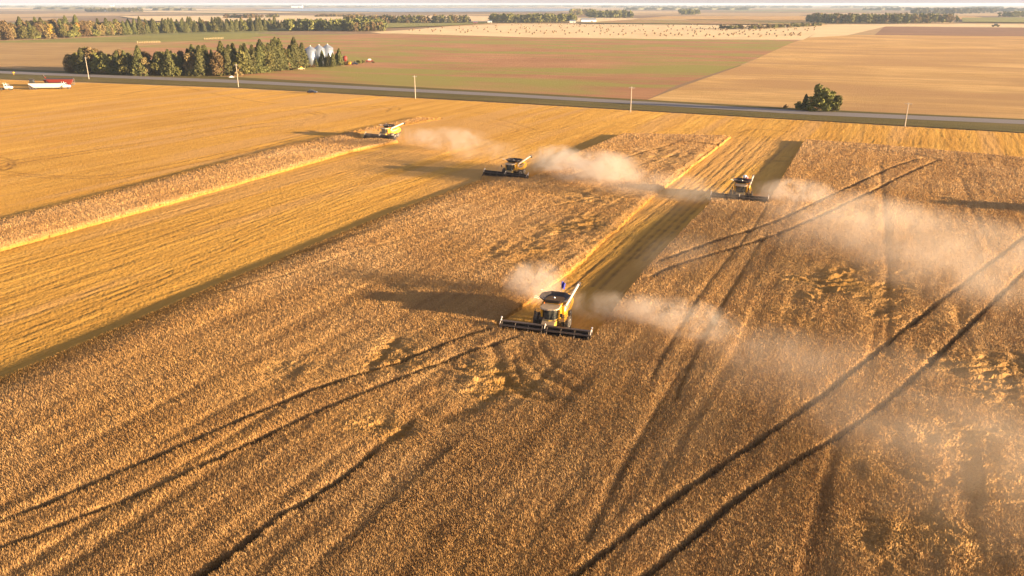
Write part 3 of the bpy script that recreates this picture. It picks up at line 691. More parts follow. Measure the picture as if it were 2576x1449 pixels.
# ------------------------------------------------------------------ trucks, car and machinery
def truck_tractor(x, y, rz, lab, stacks=True, paint='white'):
    r = empty('truck', (x, y, -0.02), rz); tag(r, lab, 'truck')
    MB().box((0,0,0.95),(6.9,0.9,0.28)).build('chassis', M['black'], r)
    MB().prism([(0.2,1.0),(0.2,2.95),(0.5,3.1),(1.35,3.1),(1.75,2.2),(1.75,1.0)], -1.15, 1.15, 1).build('cab', M[paint], r, bevel=0.06)
    MB().prism([(1.7,0.95),(1.7,2.15),(3.3,1.9),(3.5,1.65),(3.5,0.95)], -0.85, 0.85, 1).build('hood', M[paint], r, bevel=0.08)
    for s in (-1, 1):
        MB().box((2.75,1.0*s,1.25),(1.3,0.35,0.2)).build('fender', M[paint], r, bevel=0.05)
        MB().prism([(0.5,2.15),(0.5,2.8),(1.3,2.8),(1.55,2.15)], min(1.155*s,1.165*s), max(1.155*s,1.165*s), 1).build('side_window', M['glass'], r)
        if stacks: MB().cyl((0.0,1.0*s,1.2),(0.0,1.0*s,3.7),0.09).build('exhaust_stack', M['chrome'], r)
        MB().cyl((0.7,1.05*s,0.75),(1.5,1.05*s,0.75),0.3).build('fuel_tank', M['chrome'], r)
    MB().prism([(1.42,2.98),(1.40,3.02),(1.79,2.18),(1.80,2.15)], -1.0, 1.0, 1).build('windscreen', M['glass'], r)
    for wx in (-2.8,-1.5,2.75):
        for s in (-1, 1):
            wy = wheel(r, (0,0,0.5), 0.5, 0.5 if wx < 0 else 0.32, 0.62, 14, False); wy.rotation_euler.z = math.pi/2; wy.location = (wx, 0.95*s, 0)
    return r
def hopper(x, y, rz, lab, L=12.5, paint='white', tarp='tarp', zt=3.1):
    r = empty('grain_trailer', (x, y, -0.02), rz); tag(r, lab, 'grain trailer')
    h = L/2
    b = MB(); b.prism([(-h,zt),(h,zt),(h-0.1,zt-0.35),(h-2.6,1.1),(-h+2.6,1.1),(-h+0.1,zt-0.35)], -1.25, 1.25, 1)
    bd = b.build('body', M[paint], r, bevel=0.05)
    ribs = MB()
    for k in range(9):
        xx = -h+2.7+k*(L-5.4)/8
        for s in (-1, 1): ribs.box((xx,1.27*s,(zt+1.2)/2),(0.06,0.04,zt-1.3))
    ribs.build('ribs', M[paint], bd)
    mk = MB().box((0.2,-1.27,2.45),(1.3,0.02,0.16)); mk.build('marking', M['decal'], bd)
    MB().cyl((-h,0,zt+0.02),(h,0,zt+0.02),0.42 if paint == 'white' else 0.75,n=10).build('tarp', M[tarp], r)
    fr = MB().box((0,0,1.0),(L,0.9,0.2))
    for s in (-1, 1):
        for e in (-1, 1): fr.tube([(e*(h-0.2),s,zt-0.4),(e*(h-0.3),s,1.05),(e*(h-2.4),s,1.05)],0.07).tube([(e*(h-0.3),s,2.6),(e*(h-1.6),s,1.1)],0.06)
    fr.build('frame', M['steel'], r)
    for wx in (-h+0.7,-h+2.0,-h+3.3):
        for s in (-1, 1):
            wy = wheel(r, (0,0,0.5), 0.5, 0.5, 0.62, 14, False); wy.rotation_euler.z = math.pi/2; wy.location = (wx, 0.95*s, 0)
    return r
tx, ty_ = G(118, 225); TR = R(3)
hopper(tx+0.2, ty_, TR, 'white hopper grain trailer standing on the stubble behind the white truck', 17.5)
fx, fy = G(168, 223.5); truck_tractor(fx-1.6, fy, TR, 'white truck hitched to the white hopper trailer, right of the two white trucks')
lx, ly = G(12, 227); truck_tractor(lx+0.2, ly+0.4, TR, 'white truck at the left edge of the stubble, cut by the picture edge')
rx, ry = G(148, 219.0)
hopper(rx+0.4, ry+2.0, TR, 'red grain trailer with a dark tarp parked behind the white truck', 14.0, 'red', zt=3.9)
tr = empty('tractor', (*G(84,218.0), 0), TR); tag(tr, 'dark tractor mostly hidden behind the white hopper trailer', 'tractor')
MB().prism([(-1.2,1.4),(-1.2,3.4),(0.5,3.4),(0.9,1.6)], -0.9, 0.9, 1).build('cab', M['glass'], tr)
MB().box((-0.3,0,3.75),(2.6,2.2,0.5)).build('cab_roof', M['black'], tr, bevel=0.1)
MB().prism([(0.8,1.0),(0.8,2.1),(3.0,1.9),(3.1,1.0)], -0.45, 0.45, 1).build('hood', M['red'], tr)
for wx, rr_ in ((-0.6,0.95),(2.4,0.62)):
    for s in (-1, 1):
        wy = wheel(tr, (0,0,rr_), rr_, 0.5, 0.5, 14, False); wy.rotation_euler.z = math.pi/2; wy.location = (wx, 1.05*s, 0)
gc = empty('grain_cart', (*G(128,217.0), 0), TR); tag(gc, 'red grain cart with a raised dark-tipped unloading spout behind the white trailer', 'grain cart')
MB().prism([(-3.0,3.5),(3.0,3.5),(1.6,1.2),(-1.6,1.2)], -1.4, 1.4, 1).build('body', M['red'], gc, bevel=0.05)
ra = MB().cyl((0.6,-1.5,2.2),(-1.6,-1.7,5.0),0.28).build('spout_tube', M['red'], gc)
MB().cyl((-1.6,-1.7,4.9),(-2.4,-1.8,6.2),0.30,0.36).build('spout', M['black'], ra)
for s in (-1, 1):
    wy = wheel(gc, (0,0,0.95), 0.95, 0.8, 0.5, 16, False); wy.rotation_euler.z = math.pi/2; wy.location = (0, 1.5*s, 0)

def car(u, v, rz, lab):
    x, y = G(u, v); r = empty('parked_car', (x, y, 0.0), rz); tag(r, lab, 'car')
    MB().prism([(-2.3,0.35),(-2.35,0.95),(-2.1,1.05),(-1.3,1.08),(1.1,1.02),(2.2,0.85),(2.35,0.6),(2.3,0.35)], -0.92, 0.92, 1).build('body', M['navy'], r, bevel=0.08)
    g = MB(); g.loft([[(-1.9,-0.82,1.06),(1.15,-0.82,1.04),(1.15,0.82,1.04),(-1.9,0.82,1.06)], [(-1.5,-0.65,1.62),(0.3,-0.65,1.62),(0.3,0.65,1.62),(-1.5,0.65,1.62)]]); g.build('windows', M['glass'], r)
    MB().box((-0.6,0,1.65),(1.9,1.34,0.05)).build('roof', M['navy'], r, bevel=0.02)
    for wx in (-1.45,1.4):
        for s in (-1, 1):
            wy = wheel(r, (0,0,0.36), 0.36, 0.24, 0.62, 14, False); wy.rotation_euler.z = math.pi/2; wy.location = (wx, 0.86*s, 0)
    for s in (-1, 1):
        MB().box((2.27,0.65*s,0.72),(0.12,0.35,0.14)).build('headlight', M['white'], r)
        MB().box((-2.32,0.68*s,0.85),(0.08,0.3,0.14)).build('tail_light', M['red'], r)
car(786,234.5,R(-6),'dark blue car parked on the edge of the stubble below the verge')
mk = empty('marker_post', (*G(35,189), 0)); tag(mk, 'small yellow marker standing in the verge grass at the far left', 'marker')
MB().cyl((0,0,0),(0,0,1.6),0.10).build('post', M['yellow'], mk); MB().lathe((0,0,1.1),[(0.1,0),(0.75,0.25),(0.75,0.6),(0.1,1.0)],10).build('cap', M['yellow'], mk)

# ------------------------------------------------------------------ trees
def cards(pts, nrm, size, rg, flat=0.55):
    """leaf clumps: one small bent quad per point, facing roughly along nrm"""
    n = len(pts); r = rg.normal(size=(n,3)); nn = nrm*flat+r*(1-flat); nn /= np.linalg.norm(nn, axis=1, keepdims=True)+1e-9
    t = np.cross(nn, rg.normal(size=(n,3))); t /= np.linalg.norm(t, axis=1, keepdims=True)+1e-9; b = np.cross(nn, t)
    s = (size*(0.6+0.8*rg.random(n)))[:, None]; k = (0.5+0.5*rg.random(n))[:, None]
    v = np.stack([pts-t*s-b*s*k, pts+t*s-b*s*k*0.6, pts+t*s*0.8+b*s*k, pts-t*s*0.7+b*s*k*0.9], 1).reshape(-1, 3)
    f = np.arange(4*n).reshape(n, 4); return v, f
def spruce_pts(H, Rb, n, rg, base=0.08):
    q = rg.random(n)**0.75; z = H*(base+(1-base)*q)
    tier = 0.72+0.28*np.abs(np.sin(z*2.1+rg.random()*6)); rad = Rb*(1-q)**0.72*tier+0.12
    a = rg.random(n)*2*math.pi; rad = rad*(0.55+0.5*rg.random(n)**0.5)*(1+0.16*np.sin(a*3+rg.random()*6))
    p = np.stack([rad*np.cos(a), rad*np.sin(a), z-0.18*rad], 1); nr = np.stack([np.cos(a), np.sin(a), np.full(n, 0.35)], 1)
    return p, nr
def leafy_pts(H, Rb, n, rg, lobes=9, low=0.22):
    c = []; 
    for k in range(lobes):
        a = rg.random()*2*math.pi; zz = low+0.62*rg.random(); rr_ = Rb*(0.62*math.sqrt(rg.random()))*(1-abs(zz-0.45)*0.9)
        c.append((rr_*math.cos(a), rr_*math.sin(a), H*zz, Rb*(0.34+0.22*rg.random()), H*(0.11+0.09*rg.random())))
    c.append((0,0,H*0.82,Rb*0.38,H*0.17)); c = np.array(c); i = rg.integers(0, len(c), n); d = rg.normal(size=(n,3)); d /= np.linalg.norm(d, axis=1, keepdims=True)
    rr_ = (0.62+0.45*rg.random(n))[:, None]
    p = c[i,:3]+d*np.stack([c[i,3], c[i,3], c[i,4]], 1)*rr_
    return p, d+np.array([0,0,0.2])
def crown_mesh(name, kind, H, Rb, n, size, mat, seed, **kw):
    rg = np.random.default_rng(seed); p, nr = (spruce_pts if kind == 'spruce' else leafy_pts)(H, Rb, n, rg, **kw)
    v, f = cards(p, nr, size, rg); return np_mesh(name, v, f, M[mat], False)
def trunk_mesh(H, r0, seed, limbs=5, top=0.8):
    rg = random.Random(seed); m = MB(); m.cyl((0,0,-0.1),(0.1,0,H*0.4),r0,r0*0.7,7).cyl((0.1,0,H*0.4),(0,0.1,H*top),r0*0.7,r0*0.2,7)
    for k in range(limbs):
        z = H*(0.28+0.4*k/limbs); a = rg.random()*6.28; l = H*0.18
        m.cyl((0.08,0,z),(l*math.cos(a),l*math.sin(a),z+l*0.8),r0*0.35,r0*0.1,5)
    return m.mesh('trunk', M['bark'])
TM = {}
def kinds(key, kind, H, Rb, n, size, mat, r0=0.2, variants=3, **kw):
    TM[key] = [(crown_mesh('crown', kind, H*(0.92+0.1*i), Rb*(1+0.12*i), n, size, mat, hash((H, Rb, i, n)) % 9999, **kw), trunk_mesh(H, r0, i, 0 if kind == 'spruce' else 5, 0.9 if kind == 'spruce' else 0.75)) for i in range(variants)]
kinds('spruce', 'spruce', 14.5, 3.9, 1700, 0.46, 'spruce', 0.22, 4)
kinds('green', 'leaf', 13, 4.9, 1700, 0.50, 'leaf', 0.22, 3); kinds('olive', 'leaf', 13.5, 4.5, 1300, 0.48, 'olive', 0.22, 3)
kinds('gold', 'leaf', 13, 3.8, 800, 0.46, 'gold', 0.2, 2); kinds('rust', 'leaf', 9, 3.2, 600, 0.42, 'rust', 0.18, 1)
kinds('bush', 'leaf', 5.5, 3.6, 1000, 0.42, 'leaf', 0.12, 2, low=0.08); kinds('obush', 'leaf', 4.5, 3.0, 450, 0.40, 'olive', 0.1, 2, low=0.06)
TN = {'spruce':('spruce_tree','spruce'), 'green':('broadleaf_tree','tree'), 'olive':('broadleaf_tree','tree'), 'gold':('autumn_tree','tree'), 'rust':('autumn_tree','tree'), 'bush':('bush','bush'), 'obush':('bush','bush'), 'poplar':('poplar_tree','tree')}
def tree(key, x, y, s, rg, label, group, crown_name='crown'):
    cm, tm = TM[key][rg.randrange(len(TM[key]))]; nm, cat = TN[key]
    r = empty(nm, (x, y, -0.2), rg.random()*6.28); r.scale = (s*(0.9+0.2*rg.random()), s*(0.9+0.2*rg.random()), s)
    tag(r, label, cat, group); link('crown', cm, r); link('trunk', tm, r); return r
rg = random.Random(5)
def lerp_path(P, t):
    k = min(int(t*(len(P)-1)), len(P)-2); q = t*(len(P)-1)-k
    return (P[k][0]*(1-q)+P[k+1][0]*q, P[k][1]*(1-q)+P[k+1][1]*q)
# the wood beside the road: front row follows the verge, back rows behind it
front = [(158,181),(215,186),(340,190),(430,191),(520,191),(600,190),(660,183),(722,176)]
adj = {'spruce':'dark green spruce', 'green':'green broadleaf tree', 'olive':'brownish green broadleaf tree', 'gold':'yellow autumn tree', 'rust':'orange autumn tree', 'bush':'low green bush', 'obush':'low brownish bush'}
def side(t): return ['at the left end', 'left of the middle', 'in the middle', 'right of the middle', 'at the right end'][min(4, int(t*5))]
for row in range(4):
    nrow = [38, 32, 28, 24][row]
    for k in range(nrow):
        t = (k+0.5+rg.uniform(-0.35,0.35))/nrow; u, v = lerp_path(front, t); x, y = G(u, v)
        x += row*2.0+rg.uniform(-1.5,1.5); y += row*9.0+rg.uniform(-3,3)+3
        left = t < 0.42
        if row == 0: key = rg.choice(['green','green','bush','obush','spruce','olive'] if left else ['green','bush','spruce','obush','bush','olive','spruce'])
        else: key = rg.choice(['green','olive','spruce','green','gold' if row == 3 else 'olive'] if left else ['spruce','spruce','green','olive','spruce','gold' if row == 3 else 'green'])
        s = rg.uniform(0.82, 1.12)*(0.78 if t < 0.08 else 1.0)*(1.12 if t > 0.6 else 0.98)
        if key == 'gold': s *= 1.12
        tree(key, x, y, s, rg, '%s %s of the wood beside the road%s' % (adj[key], side(t), ', front row' if row == 0 else ''), 'trees of the wood beside the road')
for u, v, s in ((482,188,0.95),(500,165,0.8)):
    tree('rust', *G(u, v), s, rg, 'orange autumn tree glowing in the front of the dark wood', 'orange trees in the wood')
# trees around the grain bins
for u, v, s, key in ((742,170,0.8,'obush'),(756,168,0.9,'obush'),(735,166,0.75,'obush'),(796,168,0.45,'spruce'),(806,167,0.5,'spruce'),(812,167,0.62,'spruce'),(822,167,0.55,'spruce'),(829,168,0.7,'spruce'),(838,168,0.6,'spruce'),(848,166,0.55,'spruce'),(855,166,0.82,'spruce'),(789,169,0.5,'obush'),(779,168,0.5,'obush'),(868,163,0.6,'obush'),(876,162,0.6,'obush'),(893,160,0.5,'obush'),(899,160,0.5,'bush'),(905,160,0.5,'bush'),(912,159,0.45,'bush'),(940,158,0.35,'obush')):
    tree(key, *G(u, v), s, rg, {'spruce':'small spruce in front of the silver grain bins', 'obush':'brownish bush in the farmyard by the grain bins', 'bush':'dark green bush right of the grain bins'}[key], 'farmyard trees and bushes')
# clump by the road on the right
for u, v, key, s, lb in ((2010,274,'bush',0.62,'low dark bush at the left foot of the roadside clump'),(2024,277,'spruce',0.50,'dark spruce left of the tall roadside tree'),(2052,279,'green',0.78,'tallest green tree of the clump beside the road on the right'),(2072,280,'green',0.68,'green tree just right of the tallest roadside tree'),(2088,281,'green',0.60,'shorter green tree in the right half of the roadside clump'),(2102,281,'green',0.52,'rightmost tree of the roadside clump'),(2040,280,'bush',0.7,'green bush at the front foot of the roadside clump')):
    tree(key, *G(u, v), s, rg, lb, 'trees by the road on the right')
tree('obush', *G(1976,271), 0.35, rg, 'tiny lone shrub on the field edge left of the roadside clump', None)
# big wood behind, on the left: rows of individual trees, each one mesh-sharing copy
edge2 = [(-60,104),(0,101),(100,98),(200,94),(330,87),(460,82),(560,80),(640,78),(672,77)]
for row in range(5):
    nrow = [58, 50, 46, 40, 36][row]
    for k in range(nrow):
        t = (k+0.5+rg.uniform(-0.4,0.4))/nrow; u, v = lerp_path(edge2, t); x, y = G(u, v)
        y += row*(38-16*t)+rg.uniform(-6,6); x += rg.uniform(-4,4)
        key = rg.choice(['spruce','olive','green','olive','gold' if row%2 else 'green','spruce','spruce','olive','green','olive'] if t < 0.5 else ['spruce','spruce','green','spruce','olive' if row else 'spruce'])
        if row == 0 and t < 0.45: key = rg.choice(['obush','olive','bush','obush','olive','green','green'])
        s = rg.uniform(0.95, 1.35)*(1.25-0.35*t)*(1.15 if key in ('obush','bush') else 1)
        tree(key, x, y, s, rg, '%s %s of the far left wood' % (adj[key], side(t)), 'trees of the far left wood')

# woods farther off that read as one mass, one object each
def woodland(name, label, poly_px, n, H, Rb, mats, seed, per=90, depth=40, size=1.5, kinds_=('leafy',)):
    rr = random.Random(seed); V = []; Fc = []; off = 0; mi = []
    g2 = np.random.default_rng(seed)
    for k in range(n):
        t = rr.random(); u, v = lerp_path(poly_px, t); x, y = G(u, v); y += depth*rr.random(); x += rr.uniform(-3, 3)
        h = H*rr.uniform(0.75, 1.15); p, nr = (spruce_pts if rr.choice(kinds_) == 'spruce' else leafy_pts)(h, Rb*rr.uniform(0.8,1.2), per, g2)
        p = p+np.array([x, y, 0]); p[:,2] = np.maximum(p[:,2], 0.4)
        a, f = cards(p, nr, size, g2); V.append(a); Fc.append(f+off); off += len(a); mi.append(np.full(len(f), rr.randrange(len(mats))))
    me = np_mesh(name, np.concatenate(V), np.concatenate(Fc), M[mats[0]], False)
    for m in mats[1:]: me.materials.append(M[m])
    me.polygons.foreach_set('material_index', np.concatenate(mi).astype(np.int32))
    return tag(link(name, me), label, 'woodland', kind='stuff')
woodland('woodland', 'dark rectangular wood beyond the green field, left of centre', [(712,78),(800,78),(880,78),(960,77)], 190, 17, 6, ['leaf','leaf','spruce'], 1, 110, 55)
woodland('woodland', 'lighter trees at the right end of the dark rectangular wood', [(880,79),(960,78)], 60, 13, 5, ['leaf','olive'], 2, 110, 12)
woodland('woodland', 'long thin tree line behind the bale field, left part', [(865,61),(980,60),(1080,59),(1180,57.5)], 150, 17, 7, ['leaf','olive','spruce'], 3, 90, 60)
woodland('woodland', 'dark wood behind the bale field beside the white shed', [(1235,58),(1330,58),(1380,57.5),(1450,56)], 170, 19, 8, ['leaf','spruce','leaf'], 4, 90, 80)
woodland('woodland', 'dark wood beyond the field right of the white shed', [(1482,46),(1540,46),(1590,45.5)], 120, 21, 9, ['leaf','spruce'], 5, 90, 120, 2)
woodland('woodland', 'trees beside the lake behind the far dark wood', [(1440,40),(1500,38)], 60, 22, 10, ['olive','leaf'], 6, 80, 120, 2)
woodland('woodland', 'long dark rectangular wood on the right below the horizon', [(2066,59.5),(2150,60),(2280,60),(2412,58)], 330, 20, 7, ['leaf','spruce','leaf','olive'], 7, 100, 110)
woodland('woodland', 'low bushes growing in the middle of the bale field', [(1815,73),(1880,74),(1950,72),(2010,69),(2080,66)], 60, 7, 7, ['leaf','olive'], 8, 60, 30, 1.2)
woodland('woodland', 'small dark copse alone in the far fields right of centre', [(1718,37.5),(1762,37.5)], 40, 20, 10, ['leaf'], 9, 80, 100, 2)
woodland('woodland', 'low brownish hedge in the pale field above the left wood', [(560,47),(620,47),(695,45)], 50, 12, 8, ['olive','leaf'], 10, 70, 60, 2)
woodland('woodland', 'thin hedge left of the long tree line', [(790,43.5),(900,43)], 50, 9, 9, ['olive'], 11, 50, 60, 2)
woodland('woodland', 'grey trees above the left end of the far wood', [(215,30),(260,30.5),(300,30),(330,31)], 70, 20, 12, ['belt','leaf'], 12, 80, 150, 3)
woodland('woodland', 'dark trees at the far right edge beside the green field', [(2535,44),(2600,43)], 30, 18, 9, ['leaf'], 13, 80, 60, 2)
woodland('woodland', 'bluish wood behind the right end of the long dark wood', [(2330,37),(2420,36),(2510,32)], 70, 22, 12, ['belt'], 14, 70, 200, 3)
# belts of trees towards the horizon
for k in range(46):
    rr = random.Random(100+k)
    v = 11.5+18*rr.random()**1.6; u = rr.uniform(-200, 2750); wpx = rr.uniform(60, 420)
    if 18.5 < v < 34 and u+wpx > 600 and u < 1480: v = rr.uniform(11.5, 17)
    x0, y0 = G(u, v); x1, _ = G(u+wpx, v); nseg = int(30+wpx/4); m = []
    D = (y0/4000)
    pv = []; pf = []; wd = rr.uniform(60, 240)
    for i in range(nseg+1):
        xx = x0+(x1-x0)*i/nseg; hh = rr.uniform(11, 21)*(0.25 if i in (0, nseg) else 1); yy = y0+30*math.sin(i*0.4)
        pv += [(xx,yy,-0.5),(xx+rr.uniform(-3,3),yy+4,hh*0.8),(xx,yy+wd*0.3,hh),(xx,yy+wd,hh*0.7),(xx,yy+wd+8,-0.5)]
        if i: a = (i-1)*5; pf += [(a+j, a+j+5, a+j+6, a+j+1) for j in range(4)]
    mm = MB().add(pv, pf); o = mm.build('tree_belt', M['belt']); tag(o, 'hazy dark belt of trees on the far plain towards the horizon', 'tree belt', 'distant tree belts', kind='stuff')

# ------------------------------------------------------------------ grain bins and farmyard
def grain_bin(u, v, r_, hw, hr, lab, skirt=False):
    x, y = G(u, v); r = empty('grain_bin', (x, y, -0.15), 0.3); tag(r, lab, 'grain bin', 'silver grain bins in the farmyard')
    MB().lathe((0,0,0), [(r_,0),(r_,hw)], 32).build('wall', M['galv'], r, smooth=True)
    rf = MB().lathe((0,0,hw), [(r_+0.12,0),(r_+0.1,0.08),(0.5,hr),(0.5,hr+0.05)], 32).build('roof', M['galv'], r)
    MB().lathe((0,0,hw+hr+0.04), [(0.5,0),(0.5,0.35),(0.1,0.6)], 12).build('cap', M['pale'], rf)
    MB().tube([(-r_*0.6,-r_*0.85,0.2),(-r_*0.6,-r_*0.85,hw+0.3)],0.12).build('ladder', M['steel'], r)
grain_bin(784,164,4.0,11.0,2.4,'leftmost of the three tall silver grain bins')
grain_bin(806,163,4.0,11.4,2.6,'middle one of the three tall silver grain bins')
grain_bin(827,162,4.0,11.6,2.6,'rightmost of the three tall silver grain bins, behind the spruces')
def cone_bin():
    x, y = G(766,166); r = empty('feed_bin', (x, y, -0.15)); tag(r, 'small silver bin with a wide base left of the three tall bins', 'feed bin')
    MB().lathe((0,0,0), [(3.6,0),(3.5,0.7),(3.1,3.6),(2.9,4.0)], 24).build('wall', M['galv'], r, smooth=True)
    MB().lathe((0,0,4.0), [(3.1,0),(0.4,2.6),(0.4,2.8)], 24).build('roof', M['galv'], r)
cone_bin()
def auger(u, v, rz, L_, H_, lab):
    x, y = G(u, v); r = empty('grain_auger', (x, y, 0), rz); tag(r, lab, 'grain auger')
    MB().cyl((-L_/2,0,0.5),(L_/2,0,H_),0.24,n=8).build('tube', M['red'], r)
    MB().tube([(-1.2,-1,0.4),(0.6,0,H_*0.6),(-1.2,1,0.4),(-1.2,-1,0.4)],0.10).build('undercarriage', M['red'], r)
    for s in (-1, 1): MB().cyl((-1.2,1.0*s,0.4),(-1.2,1.25*s,0.4),0.42,n=14).build('wheel', M['rubber'], r)
    MB().prism([(-L_/2-0.7,0.0),(-L_/2+0.4,0.0),(-L_/2+0.6,0.9),(-L_/2-0.9,0.9)], -0.5, 0.5, 1).build('intake_hopper', M['red'], r)
auger(686,178,R(168),8,3.0,'red grain auger lying in front of the right end of the wood')
auger(735,173,R(10),11,4.2,'long red grain auger pointing right, left of the small bin')
def hopper_bin():
    x, y = G(869,162); r = empty('seed_hopper', (x, y, 0)); tag(r, 'small red hopper on legs beside the tall farmyard spruce', 'hopper')
    MB().lathe((0,0,3.2), [(0.3,-1.2),(1.6,0.2),(1.6,2.2),(0.4,3.0)], 14).build('hopper', M['red'], r)
    for a in range(4): MB().tube([(1.5*math.cos(a*1.57),1.5*math.sin(a*1.57),0),(1.4*math.cos(a*1.57),1.4*math.sin(a*1.57),3.3)],0.10).build('leg', M['red'], r)
hopper_bin()
def vehicle_small(u, v, rz, lab, body, cab_, name='implement', cat='farm machine', s=1.0):
    x, y = G(u, v); r = empty(name, (x, y, 0), rz); r.scale = (s, s, s); tag(r, lab, cat)
    MB().prism([(-2.6,0.5),(-2.6,1.4),(0.2,1.4),(2.4,1.25),(2.5,0.5)], -0.95, 0.95, 1).build('body', M[body], r, bevel=0.08)
    MB().prism([(-1.2,1.4),(-0.9,2.3),(0.6,2.3),(1.1,1.4)], -0.85, 0.85, 1).build('cab', M[cab_], r, bevel=0.06)
    for wx in (-1.7, 1.6):
        for q in (-1, 1): MB().cyl((wx,0.8*q,0.45),(wx,1.05*q,0.45),0.45,n=14).build('wheel', M['rubber'], r)
vehicle_small(930,157,R(5),'white and red farm truck parked right of the bushes at the field edge','red','white','farm_truck','truck',1.15)
vehicle_small(881,163,R(80),'bright yellow machine between the tall spruce and the bushes','yellow','yellow','small_tractor','tractor',0.9)
vehicle_small(893,163,R(0),'dark blue machine beside the yellow one under the spruce','navy','glass','old_pickup','pickup',0.9)
vehicle_small(758,176,R(30),'cream coloured machine lying on the grass below the small bin','tan','yellow','implement','farm machine',0.9)
vehicle_small(583,196,R(10),'white box on wheels on the grass at the foot of the wood','white','white','small_trailer','trailer',0.55)
# rows of wrapped bales on the green field
def bale_row(n, u0, u1, v0, v1, lab):
    base = MB().lathe((0,0,0), [(0.05,0),(0.8,0.05),(0.85,1.7),(0.7,2.6),(0.05,2.7)], 10).mesh('stack', M['tan'], True)
    for k in range(n):
        t = k/(n-1); x, y = G(u0+(u1-u0)*t, v0+(v1-v0)*t); o = link('wrapped_bale', base); o.location = (x, y, -0.1)
        o.scale = (0.42,0.42,0.7+0.25*rg.random()); tag(o, lab, 'bale', lab[:60])
bale_row(14, 346, 402, 109, 107.4, 'pale wrapped bale standing in the nearer row above the wood')
bale_row(13, 515, 561, 99.5, 97.6, 'pale wrapped bale standing in the farther row above the wood')
# round bales on the bright field
bm = MB(); bm.cyl((-0.8,0,0.95),(0.8,0,0.95),0.98,n=14); M['straw'] = simple('straw_bale', (0.20,0.12,0.05), 0.95, var=0.35); bmesh_ = bm.mesh('bale', M['straw'])
nb = 0; field = [(985,78),(1350,88),(1700,93),(2010,95),(2065,68),(1800,61.5),(1300,61),(1120,67)]
fw = pix(*field); placed = []
while nb < 270:
    v = 61+33*rg.random()**1.15; u = rg.uniform(960, 2080)
    x, y = G(u, v)
    if not inside(np.array([x]), np.array([y]), fw)[0]: continue
    if any(abs(x-a)+abs(y-b)*0.4 < 9 for a, b in placed): continue
    if rg.random() < 0.55 and u < 1200: continue
    placed.append((x, y)); o = link('round_bale', bmesh_); o.location = (x, y, 0.0); o.rotation_euler = (0,0,rg.uniform(0,3.1)); o.scale = (1.0,1.05,1.05)
    tag(o, 'dark round bale lying on the %s part of the bright bale field' % ('left' if u < 1330 else 'middle' if u < 1700 else 'right'), 'bale', 'round bales on the bright field'); nb += 1
# distant farm buildings
def shed(u, v, L_, W_, H_, mat, rz, lab):
    x, y = G(u, v); r = empty('farm_building', (x, y, 0.0), R(rz)); tag(r, lab, 'farm building')
    MB().box((0,0,H_/2),(L_,W_,H_)).build('wall', M[mat], r)
    MB().prism([(-W_/2-0.3,H_),(0,H_+W_*0.25),(W_/2+0.3,H_),(W_/2+0.3,H_-0.1),(-W_/2-0.3,H_-0.1)], -L_/2-0.3, L_/2+0.3, 0).build('roof', M['galv'], r)
    MB().box((L_*0.2,-W_/2-0.05,H_*0.35),(L_*0.12,0.1,H_*0.7)).build('door', M['steel'], r)
shed(1480,56.5,36,14,6,'white',4,'long white farm shed right of the dark wood behind the bale field')
shed(1440,57.5,14,10,4,'pale',0,'small pale building at the foot of the dark wood beside the white shed')
shed(1232,58,10,8,4,'white',0,'small white house at the left end of the dark wood')
shed(268,30,22,14,8,'white',0,'white farmhouse among the grey trees above the far left wood')
shed(282,9.9+6,60,40,22,'white',0,'tiny white building near the horizon on the left')
shed(32,13,90,40,16,'white',0,'pale barn near the horizon at the far left')
shed(1196,60,9,7,3.5,'red',0,'tiny red shed at the right end of the thin tree line')
shed(748,19.3,120,60,18,'white',0,'white buildings on the far shore left of the lake')
vehicle_small(2504,67.5,R(170),'tiny green machine working on the tilled field at the far right','leaf','glass','tractor','tractor',2.6)

# ------------------------------------------------------------------ dust thrown up by the combines
def dust_mat(name, dens, scale, seed, cen, axes, rot, colr=(0.97,0.87,0.75), aniso=0.25, thr=0.42):
    """density = noise inside a soft-edged ellipsoid (object space is the unit ball)"""
    t = NT(name); t.t.nodes.remove(t.b)
    oc = t.n('ShaderNodeTexCoord').outputs['Object']; p = t.pos()
    ln = t.n('ShaderNodeVectorMath', operation='LENGTH'); t.l(oc, ln.inputs[0])
    fall = t.math('SUBTRACT', 1.0, ln.outputs['Value'], clamp=True)
    fall = t.math('MULTIPLY', fall, 2.0, clamp=True)
    mp = t.n('ShaderNodeMapping'); mp.inputs['Location'].default_value = (seed*13.1, seed*7.7, seed*3.3); t.l(p, mp.inputs['Vector'])
    nz = t.noise(mp.outputs[0], scale*1.2, 7, 0.72, 1.2)
    nz = t.math('MULTIPLY', t.math('SUBTRACT', nz, thr+0.05, clamp=True), 6.0, clamp=False)
    dn = t.math('MULTIPLY', t.math('MULTIPLY', nz, fall), dens*0.27)
    v = t.n('ShaderNodeVolumePrincipled'); v.inputs['Color'].default_value = (*colr, 1); v.inputs['Anisotropy'].default_value = aniso
    t.l(dn, v.inputs['Density']); t.l(v.outputs[0], t.out.inputs['Volume']); return t.m
def dust(label, parts):
    for i, (u, v, zc, la, lw, lh, ang, dens, sc_, thr) in enumerate(parts):
        x, y = G(u, v, zc)
        m = MB(); n, k = 14, 20; rings = []
        for j in range(1, n):
            ph = math.pi*j/n; rings.append([(math.sin(ph)*math.cos(2*math.pi*q/k), math.sin(ph)*math.sin(2*math.pi*q/k), -math.cos(ph)) for q in range(k)])
        m.loft(rings); seed = len(bpy.data.materials)
        o = m.build('dust_cloud', dust_mat('dust', dens, sc_, seed, None, None, None, thr=thr)); o.location = (x, y, zc); o.scale = (la, lw, lh); o.rotation_euler = (0,0,R(ang))
        tag(o, label, 'dust cloud', kind='stuff')
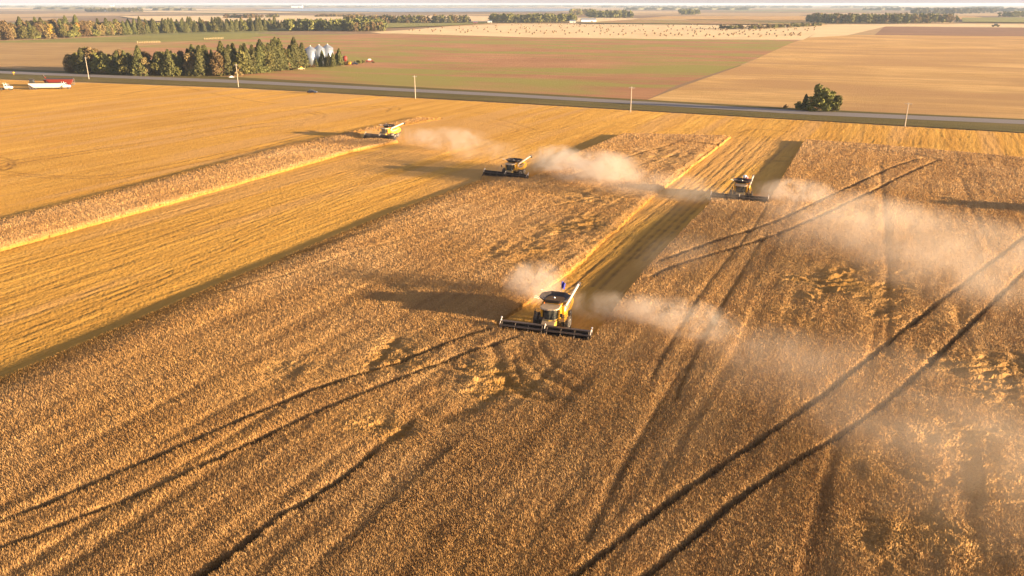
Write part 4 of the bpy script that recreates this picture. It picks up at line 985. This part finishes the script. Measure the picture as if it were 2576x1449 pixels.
# (u, v, centre height, half length, half width, half height, direction, density, noise scale, threshold)
dust('pale dust puff hanging behind the nearest combine, left of its flag', [(1345,712,2.8,5.2,4.6,3.6,10,1.1,0.22,0.36), (1400,760,2.0,5,4,2.6,0,0.25,0.25,0.38)])
dust('dust trail streaming right from the nearest combine across the crop', [(1560,775,2.2,9,3.2,2.5,-12,0.55,0.25,0.36), (1700,800,2.6,10,4.5,3.0,-28,0.5,0.22,0.36), (1900,870,3.0,12,6,3.2,-38,0.12,0.18,0.38)])
dust('thin dust haze drifting over the bottom right of the crop', [(2250,1000,3.5,24,14,4.2,-40,0.045,0.08,0.30), (2520,1190,3.5,18,14,4.2,-45,0.055,0.08,0.30)])
dust('thick dust plume behind the second combine', [(1400,405,3.0,9,7,4.6,-5,0.8,0.16,0.36), (1500,425,3.8,13,9,5.0,-12,0.8,0.13,0.36), (1640,465,3.0,17,8,3.6,-15,0.2,0.12,0.36), (1300,425,1.6,9,3,2.2,0,0.25,0.2,0.36)])
dust('dust spreading over the lane and round the third combine', [(1780,492,1.8,12,4,2.4,-5,0.14,0.15,0.34), (1995,482,2.8,10,5,3.2,-12,0.55,0.16,0.36), (2130,530,3.5,20,11,4.2,-25,0.13,0.12,0.34), (1700,640,2.4,7,14,2.8,-25,0.04,0.12,0.34)])
dust('broad thin dust drifting over the crop on the right', [(2300,600,4.0,30,18,5.0,-25,0.095,0.09,0.33), (2480,690,4.0,22,14,4.5,-30,0.085,0.09,0.33)])
dust('dust plume behind the farthest combine', [(1045,343,2.6,9,5,3.2,0,0.35,0.18,0.36), (1130,350,3.6,14,7,4.0,-8,0.42,0.15,0.36), (1215,378,3.0,13,7,3.4,-12,0.14,0.12,0.36), (950,335,2.0,7,4,2.6,0,0.2,0.2,0.36)])

# ------------------------------------------------------------------ air
def haze():
    t = NT('haze_air'); t.t.nodes.remove(t.b)
    v = t.n('ShaderNodeVolumePrincipled'); v.inputs['Color'].default_value = (0.62,0.78,1.0,1); v.inputs['Density'].default_value = 0.00006; v.inputs['Anisotropy'].default_value = 0.1
    t.l(v.outputs[0], t.out.inputs['Volume'])
    o = MB().box((0, 29000, 22.5), (84000, 62000, 50)).build('haze', t.m); tag(o, kind='stuff', label='pale blue haze thickening towards the horizon')
haze()
